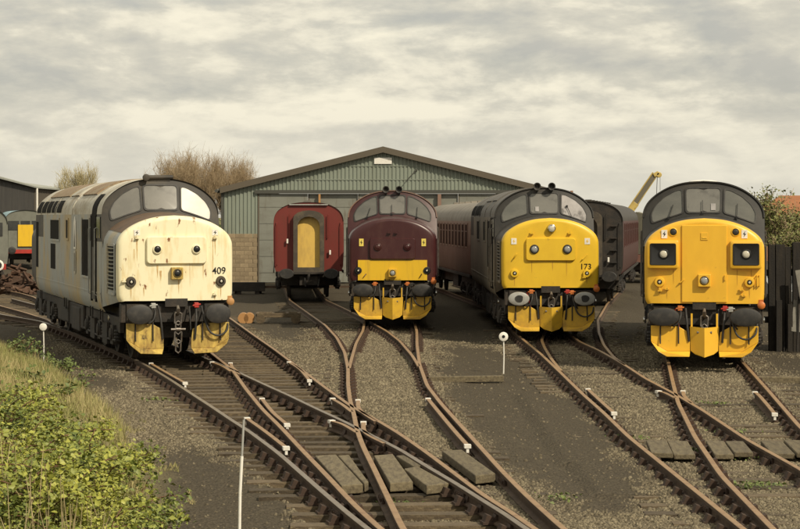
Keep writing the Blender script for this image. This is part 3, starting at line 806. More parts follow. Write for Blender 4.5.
def locomotive(label, loc, rz, c):
    t = thing('diesel_locomotive', label, 'locomotive', loc, rz)
    # ---- nose
    mb = MB()
    fl = nose_loops([(0, .10), (.012, .060), (.035, .028), (.07, .009), (.12, 0), (.30, 0)])
    mb.loft(fl, False)
    L = fl[0]; n = len(L); half = n // 2
    rows = []
    for i in range(half + 1):
        a, b = L[i], L[n - 1 - i]
        rows.append([(a[0] + (b[0] - a[0]) * k / 8, face_y(a[0] + (b[0] - a[0]) * k / 8), a[2]) for k in range(9)])
    mb.grid(rows)
    front = mb.build('nose_front', c['face'], t, 40)
    bm = bmesh.new(); bm.from_mesh(front.data); bmesh.ops.remove_doubles(bm, verts=bm.verts, dist=.0004); bmesh.ops.recalc_face_normals(bm, faces=bm.faces); bm.to_mesh(front.data); bm.free()
    nb = nose_loops([(.305, .004), (.8, .004), (1.4, .004), (2.12, .004)])
    top_lo = lambda lp: [p for p in lp if p[2] > 2.70]
    MB().loft(nb, False).build('nose', c['nose'], t, 40)
    MB().loft([[(p[0], LL - p[1], p[2]) for p in l] for l in nose_loops([(0, .12), (.04, .03), (.12, 0), (2.12, 0)])], False, False, False).build('rear_nose', c['rear'], t, 40)
    if c.get('deck'):
        tl = [[q for q in l if q[2] > 2.76] for l in nb]
        k = min(len(l) for l in tl)
        tl = [l[(len(l) - k) // 2:(len(l) - k) // 2 + k] for l in tl]
        MB().loft([[(q[0] * 1.004, q[1], q[2] + .006) for q in l] for l in tl], False).build('nose_deck', c['deck'], t, 40)
    # ---- cab front
    xs = [1.36 * math.sin(math.pi / 2 * k / 16) for k in range(-16, 17)]
    rows = []
    for v in range(9):
        row = []
        for x in xs:
            zb = min(nz_deck(x) - .06, 3.1); zt = max(roof_z(x), zb + .05)
            z = zb + (zt - zb) * v / 8
            row.append((x, cab_y(x, z), z))
        rows.append(row)
    cf = MB().grid(rows).build('cab_front', c['cab'], t, 40)
    for nm, W, gl in (('windscreen', WIN_L, c['glass'][0]), ('windscreen', WIN_C, c['glass'][1]), ('windscreen', WIN_R, c['glass'][2])):
        outer = cab_panel_poly(grow(W, .035), -.01); o2 = cab_panel_poly(grow(W, .035), .022); inn = cab_panel_poly(W, .022); i2 = cab_panel_poly(W, .004)
        fr = MB().loft([outer, o2, inn, i2], True).build('windscreen_frame', c.get('gasket', 'rubber'), t, 30)
        g = MB(); P = cab_panel_poly(W, .006); cen = sum(P, Vector()) / len(P); cen.y -= .012
        g.add([cen] + P, [(0, i + 1, (i + 1) % len(P) + 1) for i in range(len(P))])
        g.build('windscreen', gl, fr, 60)
    for wx, wz, tx, tz in c['wipers']:
        a = Vector((wx, cab_y(wx, wz) - .05, wz)); b = Vector((tx, cab_y(tx, tz) - .05, tz))
        MB().tube([a, b], .009, 5).box(a, (.05, .04, .05)).build('wiper', 'gloss_black', t)
    # visor band above the windscreens and the light rim beside them
    if c.get('rim'):
        pth = [(x, cab_y(x, z) - .02, z) for x, z in [(p[0] * .995, p[1] - .015) for p in full(BODY_UP)]]
        MB().tube(pth, .022, 6).build('cab_rim', c['rim'], t, 60)
    if c.get('line'):
        for s in (-1, 1):
            pth = [(s * x, 2.06, z + .02) for x, z in NB if .78 < x < 1.35 and z > 2.6]
            MB().tube(pth, .02, 6).build('orange_line', c['line'], t, 60)
    # ---- body sides, cab sides, roof
    low = [(1.25, 1.0), (1.325, 1.10), (1.36, 1.32), (1.36, 1.9), (1.36, 2.58)]
    for s in (-1, 1):
        MB().loft([[(s * x, y, z) for x, z in low] for y in (2.125, LL / 2, LL - 2.125)], False).build('body_side', c['body'], t, 40)
        MB().loft([[(s * x, y, z) for x, z in ((1.36, 2.58), (1.36, 2.9), (1.36, 3.2))] for y in (4.0, LL / 2, LL - 4.0)], False).build('upper_side', c['body'], t, 40)
        MB().loft([[(s * 1.36, cab_y(1.36, z), z) for z in (2.58, 2.9, 3.2)], [(s * 1.36, 3.998, z) for z in (2.58, 2.9, 3.2)]], False).build('cab_side', c['cab'], t, 40)
        MB().loft([[(s * 1.36, LL - cab_y(1.36, z), z) for z in (2.58, 2.9, 3.2)], [(s * 1.36, LL - 3.998, z) for z in (2.58, 2.9, 3.2)]], False).build('cab_side', c['cab'], t, 40)
    fp = full(BODY_UP)
    MB().loft([[(x, cab_y(x, z) - .05, z) for x, z in fp], [(x, 2.7, z) for x, z in fp], [(x, LL / 2, z) for x, z in fp], [(x, LL - 2.7, z) for x, z in fp], [(x, LL - cab_y(x, z), z) for x, z in fp]], False).build('roof', c['roof'], t, 40)
    rows = [[(x * (1 - v / 5), LL - cab_y(x, z), z + (3.0 - z) * 0) for x, z in fp] for v in (0, 1)]
    MB().add([(x, LL - cab_y(x, z), z) for x, z in fp] + [(1.3, LL - 2, 2.5), (-1.3, LL - 2, 2.5)], [tuple(range(len(fp) + 2))]).build('rear_cab_front', c['cab'], t)
    for y in c.get('bands', ()):
        arc_strip(y, .07, BODY_UP, .018).build('roof_band', c['roof'], t, 40)
    hp = [q for q in BODY_UP if q[0] < 1.16]
    for y0, y1, m in c.get('hatches', ()):
        mb = arc_strip(y0, y1 - y0, hp, .035)
        mb.build('roof_hatch', m, t, 40)
    for y0, y1 in c.get('fans', ()):
        MB().lathe((0, (y0 + y1) / 2, 3.99), (0, 0, 1), [(0, .75), (.07, .75), (.07, .66), (.03, .62), (.03, .1)], 28).build('radiator_fan_grille', 'grime_black', t, 40)
    # ---- underframe
    MB().bb(-1.2, 1.2, .14, .42, .86, 1.27).bb(-1.0, 1.0, .42, LL - .3, .78, 1.12).build('buffer_beam', 'grime_black', t, bevel=.01)
    MB().bb(-1.22, 1.22, 6.3, 11.6, .38, .98).bb(-1.25, -1.05, 6.8, 8.4, .30, .9).bb(1.05, 1.25, 6.8, 8.4, .30, .9).bb(-1.26, -1.05, 9.0, 9.9, .42, 1.0).build('fuel_tank', 'grime_black', t, bevel=.04)
    bogie(t, 3.31, 2.05); bogie(t, LL - 3.31, 2.05)
    MB().bb(-.25, .25, -.004, .08, 1.20, 1.375).build('coupling_notch_shade', 'grime_black', t)  # flat black block paints the shade of the coupling notch
    # ---- buffers
    for s in (-1, 1):
        b = MB().lathe((s * .865, .14, 1.055), (0, -1, 0), [(0, .19), (.12, .165), (.13, .12), (.42, .115)], 18).build('buffer', 'grime_black', t, 40)
        rx, rz = c['buf']
        MB().lathe((s * .865, -.25, 1.055), (0, -1, 0), [(0, .35), (.02, .93), (.05, 1.0), (.09, 1.0), (.115, .96), (.13, .80), (.14, .3)], 28, rx, rz).build('buffer_head', c['bufmat'], b, 35)
        if c.get('grease'):
            P = [(s * .865 + .005 + .105 * math.cos(a) * (1 + .12 * math.sin(3 * a + s)), -.394, 1.06 + .10 * math.sin(a) * (1 + .1 * math.cos(2 * a))) for a in [6.283 * k / 14 for k in range(14)]]
            MB().prism(P, (0, -.006, 0)).build('grease_patch', 'rubber', b)
        MB().bb(s * .865 - .22, s * .865 + .22, .10, .14, .84, 1.26).build('buffer_plate', 'grime_black', b)
    # ---- drawhook and coupling
    hk = MB().tube([(0, .14, 1.05), (0, -.10, 1.05), (0, -.2, 1.09), (0, -.24, 1.16), (0, -.17, 1.22)], [.05, .05, .05, .04, .025], 8).build('drawhook', 'steel', t, 50)
    z = 1.06
    for k in range(4):
        w = .055 if k % 2 else .075
        MB().tube([(-w, -.21, z), (-w, -.21, z - .2), (0, -.21, z - .25), (w, -.21, z - .2), (w, -.21, z), (0, -.21, z + .04), (-w, -.21, z)], .02, 6).build('coupling_link', 'steel', hk, 60)
        z -= .2
    MB().tube([(-.16, -.22, .72), (.16, -.22, .72)], .028, 8).lathe((0, -.22, .72), (1, 0, 0), [(-.05, .045), (.05, .045)], 10).build('screw_handle', 'steel', hk, 60)
    # ---- snow ploughs
    def plate(poly, lip, y, m, nm='snow_plough'):
        mb = MB()
        # poly: upper plate outline from outer top clockwise to the fold; lip: bottom edge
        up = [Vector((x, y + .10 * (1 - abs(x) / 1.15), z)) for x, z in poly]
        mb.prism(up, (0, .03, 0))
        fold = [up[i] for i in lip[0]]
        bot = [Vector((x, y - .13 + .10 * (1 - abs(x) / 1.15), z)) for x, z in lip[1]]
        mb.prism(fold + bot[::-1], (0, .025, -.012))
        return mb.build(nm, m, t, bevel=.008)
    pm = c['plough']
    for s in (-1, 1):
        P = [(s * 1.14, .86), (s * .55, .84), (s * .34, .72), (s * .305, .50), (s * .305, .31), (s * .80, .31), (s * 1.14, .52)]
        lip = ([4, 5, 6], [(s * .32, .20), (s * .80, .20), (s * .98, .31)]) if not c.get('round_plough') else ([4, 5, 6], [(s * .36, .20), (s * .84, .22), (s * 1.06, .40)])
        pl = plate(P, lip, -.20, pm)
        for a_, b_ in ((.94, .05), (.55, 0)):
            MB().tube([(s * a_, -.17, .89), (s * a_, -.185 - b_, .47)], .016, 6).build('plough_stay', 'grime_black', pl)
    if not c.get('round_plough'):
        mb = MB()
        mb.prism([(-.31, -.12, .84), (0, -.32, .82), (0, -.34, .19), (-.20, -.20, .25), (-.29, -.14, .32)], (0, .03, 0))
        mb.prism([(.31, -.12, .84), (0, -.32, .82), (0, -.34, .19), (.20, -.20, .25), (.29, -.14, .32)], (0, .03, 0))
        pl = mb.build('snow_plough', pm, t)
        MB().bb(-.29, -.25, -.12, -.09, .82, 1.12).bb(.25, .29, -.12, -.09, .82, 1.12).build('plough_hanger', pm, pl)
    # ---- brake and control hoses
    ca, cb = c['cocks']
    hose(t, [(-.52, .02, 1.22), (-.50, -.18, 1.10), (-.56, -.24, .92), (-.68, -.22, .86), (-.72, -.1, .98)], .022, cock=ca)
    hose(t, [(-.40, .04, 1.22), (-.38, -.12, 1.02), (-.36, -.16, .80), (-.33, -.14, .52)], .026)
    hose(t, [(.44, .04, 1.22), (.42, -.14, 1.0), (.40, -.18, .78), (.38, -.15, .5)], .026, cock=cb)
    hose(t, [(.56, .02, 1.20), (.60, -.20, .92), (.70, -.27, .66), (.90, -.29, .58), (1.08, -.26, .70), (1.12, -.1, .95)], .022, cock=c.get('cock3'))
    hose(t, [(.66, .02, 1.20), (.64, -.16, 1.05), (.66, -.2, .85), (.74, -.1, .75)], .018)
    hose(t, [(.30, .06, 1.2), (.29, -.08, .95), (.30, -.1, .7)], .016, name='chain')
    hose(t, [(-.62, .05, 1.2), (-.6, -.1, 1.08), (-.56, -.14, .9), (-.5, -.1, .72)], .016, 'red_paint' if c.get('redpipe') else 'rubber')
    # ---- nose furniture
    if c.get('panel'):
        x0, x1, z0, z1 = c['panel']
        P = rounded([(x0, z0), (x1, z0), (x1, z1), (x0, z1)], .09)
        y = face_y(0)
        mb = MB(); mb.loft([[(x, .03, z) for x, z in grow(P, .02)], [(x, -.045, z) for x, z in grow(P, .012)], [(x, -.062, z) for x, z in P]], True, False, True)
        pn = mb.build('headcode_panel', c['panelmat'], t, 35)
        for s in (-1, 1):
            lamp('marker_light', s * .435, c['lampz'], c['lampr'], t, c['lampring'], c['lampglass'], -.06, .05)
    if c.get('split'):
        for s in (-1, 1):
            P = rounded([(s * .885 - .335, 2.09), (s * .885 + .335, 2.09), (s * .885 + .335, 2.695), (s * .885 - .335, 2.695)], .05)
            hb = MB().loft([[(x, .06, z) for x, z in P], [(x, -.09, z) for x, z in P], [(x, -.105, z) for x, z in grow(P, -.02)]], True, False, True).build('headcode_box', c['face'], t, 35)
            Q = rounded([(s * .885 - .265, 2.175), (s * .885 + .265, 2.175), (s * .885 + .265, 2.615), (s * .885 - .265, 2.615)], .04)
            MB().loft([[(x, -.10, z) for x, z in grow(Q, .02)], [(x, -.118, z) for x, z in grow(Q, .01)], [(x, -.118, z) for x, z in Q], [(x, -.108, z) for x, z in grow(Q, -.02)]], True, False, True).build('blanking_panel', 'gloss_black', hb, 35)
            lamp('marker_light', s * .885 + (.015 if s < 0 else .0), 2.40, .085, t, 'gloss_black', 'lamp_glass', -.105, .035)
            lamp('ventilator', s * .665, 2.875, .075, t, c['face'], 'rubber', .03, .04, .015)
        # full height connecting doors, plated over
        P = [(-.48, 1.36), (.48, 1.36), (.48, 3.02), (-.48, 3.02)]
        MB().loft([[(x, .03, z) for x, z in grow(P, .006)], [(x, -.022, z) for x, z in P]], True, False, True).build('plated_door', c['face'], t, bevel=.01)
        MB().bb(-.075, .075, -.036, -.0225, 2.70, 2.86).bb(-.05, .05, -.045, -.0365, 2.735, 2.765).build('faint_emblem', c['face'], t, bevel=.006)
    hx, hz, hs, kind = c['head']
    if kind == 'box':
        hb = MB().loft([[(hx + a * hs / 2, .03, hz + b * hs / 2) for a, b in ((-1, -1), (1, -1), (1, 1), (-1, 1))], [(hx + a * hs / 2, -.13, hz + b * hs / 2) for a, b in ((-1, -1), (1, -1), (1, 1), (-1, 1))]], True, False, True).build('headlight_box', c['headmat'], t, bevel=.014)
        lamp('headlight', hx, hz, hs * .30, t, 'gloss_black', c.get('headglass', 'lamp_glass'), -.12, .03, .012)
    else:
        lamp('headlight', hx, hz, .085, t, 'chrome', 'lamp_glass', -.02, .1, .015)
    tx, tz = c['tail']
    for s in (-1, 1):
        lamp('tail_light', s * tx, tz, .055, t, c.get('tailring', c['face']), 'gloss_black', None, .075, .045)
        MB().lathe((s * tx, face_y(tx) - .072, tz), (0, -1, 0), [(0, .026), (.012, .024), (.018, .01)], 10).build('bulb', 'lamp_glass', t, 50)
    wx, wz, ww, wh = c['plates']
    for s in (-1, 1): warning_plate(s * wx, wz, t, ww, wh, c['platemat'], c['bolt'])
    for x, z in c.get('irons', ()):
        MB().bb(x - .045, x + .045, face_y(x) - .07, face_y(x) + .02, z - .012, z + .012).bb(x - .02, x + .02, face_y(x) - .07, face_y(x) - .05, z, z + .075).build('lamp_iron', c['face'], t)
    for x, z, dx, dz in c.get('handles', ()):
        MB().tube([(x, face_y(x) + .02, z), (x, face_y(x) - .06, z), (x + dx, face_y(x + dx) - .06, z + dz), (x + dx, face_y(x + dx) + .02, z + dz)], .014, 6).build('handrail', c['face'], t, 60)
    for x0, x1, z0, z1 in c.get('bands_front', ()):
        MB().bb(x0, x1, -.004, .09, z0, z1).build('warning_panel', 'panel_yellow', t)
    if c.get('number'):
        me = text_mesh(c['number'], .21)
        me.materials.append(MATS['gloss_black'])
        x = c['numx']
        inst('painted_number', me, t, (x, face_y(x) - .007, c['numz']), (R(90), 0, math.atan(.12 * x / 1.64)))
    MB().lathe((1.21, .12, 1.30), (0, -1, 0), [(0, .07), (.10, .085), (.16, .085), (.18, .06)], 12).bb(1.16, 1.26, .04, .2, 1.36, 1.42).build('tail_lamp', c.get('sidelamp', 'orange_paint'), t, 40)
    for x, z, l, w in c.get('streaks', ()):
        w *= .65
        P = [(x - w / 2, z), (x + w / 2, z), (x + w * .35, z - l * .3), (x + w * .42, z - l * .55), (x + w * .1, z - l), (x - w * .12, z - l * .8), (x - w * .4, z - l * .4)]
        MB().prism([(px, face_y(px) - .0005 + c.get('stz', 0), pz) for px, pz in P], (0, -.0025, 0)).build('stain', c['stain'], t)
    for x, z, w, h in c.get('notices', ()):
        P = [Vector((x + a * w / 2, cab_y(x, z + b * h / 2) - .022, z + b * h / 2)) for a, b in ((-1, -1), (1, -1), (1, 1), (-1, 1))]
        MB().prism(P, (0, .004, 0)).build('paper_notice', 'pale_glass', t)
    # ---- roof horns
    for kind, x in c.get('horns', ()):
        if kind == 'ring':
            h = MB().lathe((x, 2.30, 4.04), (0, -1, 0), [(0, .05), (.28, .07), (.36, .105), (.37, .105), (.36, .075), (.25, .04)], 16).bb(x - .04, x + .04, 2.0, 2.2, 3.9, 4.0).build('horn', c.get('hornmat', 'slate_paint'), t, 40)
        else:
            MB().tube([(x, 2.15, 4.03), (x + .62, 2.15, 4.04)], [.055, .05], 10).box((x + .31, 2.2, 3.99), (.5, .12, .06)).lathe((x - .02, 2.1, 4.03), (0, -1, 0), [(0, .075), (.1, .08), (.11, .055)], 12).build('horn', 'charcoal_paint', t, 40)
    if c.get('cap'):
        MB().lathe((0, 2.5, 3.985), (0, 0, 1), [(0, .34), (.03, .32), (.055, .2), (.065, .02)], 16).build('roof_cap', 'white_paint', t, 40)
    # ---- cab and body side fittings, both sides
    for s in (-1, 1):
        X = s * 1.36
        d = MB().bb(X - .012, X + .012, 3.0, 3.62, 1.25, 3.12).build('cab_door', c['doormat'], t)
        MB().bb(X - .020, X + .020, 3.08, 3.54, 2.45, 3.0).build('door_window', 'side_glass', d)
        MB().bb(X - .022, X + .022, 2.86, 2.99, 1.2, 3.17).bb(X - .022, X + .022, 3.63, 3.74, 1.2, 3.17).build('door_recess_shade', 'matte_black', d)  # proud black strips paint the shade of the door recess
        MB().bb(X - .018, X + .018, 2.22, 2.76, 2.66, 3.14).build('cab_window', 'window_glass', t)
        for y in (2.80, 3.80): MB().tube([(X, y, 1.35), (X + s * .06, y, 1.38), (X + s * .06, y, 2.87), (X, y, 2.9)], .014, 6).build('handrail', 'pale_grey_buffer' if c.get('grimy') else 'steel', t)
        g = MB().bb(s * 1.27, s * 1.322, .42, 1.34, 1.55, 2.52).build('nose_grille', 'matte_black', t)
        for k in range(11):
            MB().box((s * 1.325, .88, 1.60 + k * .085), (.012, .90, .030), ry=s * .5, rz=-s * .02).build('slat', c['body'], g)
        MB().bb(s * 1.30, s * 1.325, .36, .42, 1.45, 2.55).bb(s * 1.30, s * 1.345, 1.34, 1.40, 1.45, 2.55).bb(s * 1.30, s * 1.328, .41, 1.35, 2.50, 2.56).bb(s * 1.30, s * 1.328, .41, 1.35, 1.44, 1.50).build('grille_frame', c['body'], g)
        bg_ = MB().bb(X - .016, X + .016, 4.05, 5.35, 1.75, 3.08).build('radiator_grille', 'matte_black', t)
        for k in range(7):
            MB().bb(X - .028, X + .028, 4.1 + k * .18, 4.13 + k * .18, 1.8, 3.05).build('grille_bar', 'grime_black', bg_)
        MB().bb(X - .030, X + .030, 4.0, 4.05, 1.70, 3.12).bb(X - .030, X + .030, 5.35, 5.42, 1.70, 3.12).bb(X - .030, X + .030, 4.05, 5.35, 1.70, 1.75).build('grille_frame', c['body'], bg_)
        for y0, y1, z0, z1 in c.get('side_windows', ()):
            w = MB().bb(X - .016, X + .016, y0, y1, z0, z1).build('side_window', 'side_glass', t)
            MB().bb(X - .026, X + .026, y0 - .05, y0, z0 - .05, z1 + .05).bb(X - .026, X + .026, y1, y1 + .05, z0 - .05, z1 + .05).bb(X - .026, X + .026, y0, y1, z1, z1 + .05).bb(X - .026, X + .026, y0, y1, z0 - .05, z0).build('window_frame', c['body'], w)
        for y0, y1, z0, z1 in c.get('dark_slots', ()):
            MB().bb(X - .014, X + .014, y0, y1, z0, z1).build('vent', 'matte_black', t)
        for k in range(c.get('slots', 0)):
            y0 = 9.7 + k * 1.2
            pr = [q for q in BODY_UP if 3.22 < q[1] < 3.60]
            L = [[(s * (x + .012), y, z + .006) for x, z in pr] for y in (y0, y0 + .98)]
            MB().loft(L, False).build('roof_vent', 'matte_black', t)
        if c.get('emblem') and s < 0:
            MB().prism([(X - .02, 6.55, 2.35), (X - .02, 6.95, 2.35), (X - .02, 6.95, 3.0), (X - .02, 6.75, 3.15), (X - .02, 6.55, 3.0)], (.012, 0, 0)).build('pale_emblem', 'white_paint', t)
            MB().bb(X - .021, X - .012, 6.58, 6.92, 1.75, 2.30).build('pale_emblem', 'weathered_roof_grey', t)
            MB().prism([(X - .022, 6.63, 2.4), (X - .022, 6.87, 2.4), (X - .022, 6.75, 2.95)], (.006, 0, 0)).bb(X - .026, X - .0215, 6.7, 6.8, 1.8, 2.25).build('dark_mark', 'slate_paint', t)
        # solebar step irons
        for y in (2.2, 3.9, 9.0, LL - 3.2):
            MB().bb(X - .02 - s * .05, X + .02 - s * .05, y, y + .42, .78, .81).bb(X - .015 - s * .05, X + .015 - s * .05, y, y + .03, .81, 1.05).bb(X - .015 - s * .05, X + .015 - s * .05, y + .39, y + .42, .81, 1.05).build('footstep', 'grime_black', t)
        MB().bb(X - .012, X + .012, 2.2, LL - 2.2, 1.40, 1.43).build('beading', c['body'], t)
    if c.get('cabband'):
        for s in (-1, 1):
            pr = [(1.36, 2.6), (1.36, 3.0)] + [q for q in BODY_UP if q[1] < 3.70]
            MB().loft([[(s * (x + .014), y, z + .01) for x, z in pr] for y in (2.86, 3.66)], False).build('cab_recess_shade', 'matte_black', t, 40)  # black band laid on the cab side paints the recess shade
    # small kit on the underframe of the near bogie
    MB().lathe((-1.30, 1.2, .92), (-1, 0, 0), [(0, .06), (.03, .06), (.035, .02)], 12).lathe((1.30, 1.2, .92), (1, 0, 0), [(0, .06), (.03, .06), (.035, .02)], 12).build('sand_filler', 'chrome', t, 40)
    return t

WIPE = [(-.02, 3.27, -.02, 3.58), (.74, 3.18, .76, 3.50), (-.78, 3.18, -.68, 3.48)]
white_face = locomotive('rust streaked white faced locomotive numbered 409 at left', (-4.93, 43.0, 0), R(16.7), dict(
    face='cream_paint', nose='faded_grey_blue', rear='charcoal_paint', deck='oxide_deck', cab='charcoal_paint', body='faded_grey_blue', roof='weathered_roof_grey', doormat='charcoal_paint', cabband=True,
    glass=('dusty_sheen_glass', 'dusty_sheen_glass', 'white_glass'), wipers=[], hatches=[(4.3, 6.9, 'rusty_roof'), (7.6, 9.2, 'weathered_roof_grey'), (9.5, 13.9, 'rusty_roof')], bands=(3.6, 7.3, 11.0, 14.3),
    buf=(.285, .215), bufmat='rubber', plough='worn_plough_yellow', round_plough=True, cocks=('pale_grey_buffer', 'red_paint'),
    panel=(-.655, .655, 2.14, 2.70), panelmat='cream_paint', lampz=2.44, lampr=.075, lampring='cream_paint', lampglass='gloss_black',
    head=(.0, 1.92, .26, 'box'), headmat='worn_plough_yellow', headglass='gloss_black', tail=(1.0, 1.74), tailring='gangway_frame', plates=(.87, 2.80, .13, .13), platemat='white_paint', bolt='gloss_black',
    irons=[(-.87, 2.68), (.87, 2.68), (.86, 1.45), (-1.16, 1.75)], handles=[], number='409', stain='rust_stain', streaks=[(-.87, 2.72, .55, .05), (.87, 2.72, .42, .05), (.82, 2.70, .9, .03), (-1.0, 1.68, .30, .05), (1.0, 1.66, .28, .05), (.60, 2.12, .35, .03), (-.42, 2.10, .28, .06), (-.35, 1.98, .22, .08), (.05, 1.77, .30, .05), (-.93, 2.45, .25, .03), (.30, 2.11, .5, .022), (.86, 1.43, .1, .06), (-.72, 1.62, .2, .04)], numx=.96, numz=1.965, sidelamp='rust_lamp',
    horns=[('pair', -.32)], side_windows=[(10.0, 12.0, 2.55, 3.06), (8.1, 8.5, 2.6, 3.06)], dark_slots=[(11.0, 12.0, 1.75, 2.42), (15.2, 15.7, 1.7, 3.0)], slots=5, emblem=True, grimy=True))
white_face.scale = (1, 1, 1.02)
locomotive('maroon locomotive with a small yellow panel before the green shed', (-.22, 57.5, 0), R(.3), dict(
    face='maroon_paint', nose='maroon_paint', rear='maroon_paint', cab='maroon_paint', body='maroon_paint', roof='dark_roof', doormat='maroon_paint', rim='coach_cream_brown',
    glass=('sheen_grey_glass', 'dusty_sheen_glass', 'sheen_grey_glass'), wipers=WIPE, buf=(.30, .19), bufmat='rubber', plough='plough_yellow', cocks=('orange_paint', 'orange_paint'), cock3='grime_black', redpipe=False,
    panel=(-.66, .66, 1.97, 2.56), panelmat='maroon_paint', lampz=2.32, lampr=.085, lampring='maroon_paint', lampglass='maroon_paint',
    head=(0, 1.55, .24, 'box'), headmat='plough_yellow', headglass='grey_lamp_glass', tail=(1.01, 1.62), tailring='gloss_black', plates=(.92, 2.45, .13, .22), platemat='label_yellow', bolt='gloss_black',
    irons=[(-.1, 2.72), (.1, 2.72)], handles=[(-.86, 1.42, .08, .1), (.80, 1.42, .06, .1)], bands_front=[(-1.02, 1.02, 1.335, 1.93)], horns=[('ring', -.2), ('ring', .2)]))
locomotive('yellow nosed charcoal locomotive numbered 173 with pale oval buffers', (3.98, 51.5, 0), R(.6), dict(
    face='lemon_yellow', nose='charcoal_paint', rear='charcoal_paint', cab='slate_paint', body='weathered_charcoal', roof='dark_roof', doormat='weathered_charcoal', rim='slate_paint',
    glass=('sheen_grey_glass', 'dusty_sheen_glass', 'pale_glass'), wipers=[(.62, 3.5, .74, 3.22)], buf=(.28, .18), bufmat='pale_grey_buffer', grease=True, plough='plough_yellow', cocks=('orange_paint', 'red_paint'), cock3='orange_paint', redpipe=True,
    panel=(-.645, .645, 2.06, 2.63), panelmat='lemon_yellow', lampz=2.35, lampr=.09, lampring='rubber', lampglass='grey_lamp_glass',
    head=(.02, 2.90, .2, 'round'), headmat='chrome', tail=(.955, 1.71), plates=(.97, 2.56, .14, .16), platemat='white_paint', bolt='lemon_yellow',
    irons=[(-.5, 2.76), (.5, 2.76), (.88, 1.60)], handles=[(-.98, 2.1, .08, .12), (.84, 2.08, .12, .12)], number='173', notices=[(-.2, 3.42, .10, .13)], stain='amber_stain', streaks=[(-.955, 1.62, .25, .04), (.955, 1.62, .2, .04), (-.5, 2.02, .32, .03), (.42, 2.03, .4, .03), (.05, 2.02, .25, .04)], numx=.93, numz=1.885, bands=(4.2, 7, 10, 13), hatches=[(4.5, 6.8, 'dark_roof'), (7.2, 9.8, 'dark_roof')],
    horns=[('ring', -.2), ('ring', .2)], side_windows=[(10.0, 11.4, 2.5, 3.06), (6.6, 7.6, 2.5, 3.06)], slots=5))
locomotive('orange yellow split headcode locomotive at right with black roof', (6.57, 42.1, 0), R(-8.3), dict(
    face='deep_yellow', nose='slate_paint', rear='slate_paint', cab='slate_paint', body='slate_paint', roof='slate_paint', doormat='slate_paint', rim='slate_paint', gasket='rubber',
    glass=('sheen_grey_glass', 'dusty_sheen_glass', 'sheen_grey_glass'), wipers=WIPE, buf=(.34, .20), bufmat='rubber', plough='deep_yellow', cocks=('orange_paint', 'red_paint'), cock3='pale_grey_buffer', redpipe=True,
    split=True, line='orange_line', notices=[(.22, 3.43, .11, .15)], stain='amber_stain', streaks=[(-.96, 1.70, .22, .04), (.96, 1.70, .26, .04), (-.66, 2.05, .3, .03), (.70, 2.06, .34, .03), (-.80, 1.6, .18, .03), (1.0, 2.06, .2, .03)], head=(0, 1.83, .27, 'box'), headmat='deep_yellow', headglass='grey_lamp_glass', tail=(.96, 1.79), plates=(.855, 2.83, .125, .18), platemat='white_paint', bolt='gloss_black',
    irons=[(-.80, 1.64), (-.95, 1.60), (.80, 1.62), (.84, 1.5)], handles=[(-.44, 1.84, -.08, -.06), (.44, 1.84, .0, .1), (1.12, 1.72, 0, .22), (1.17, 1.72, 0, .22)], cap=True))

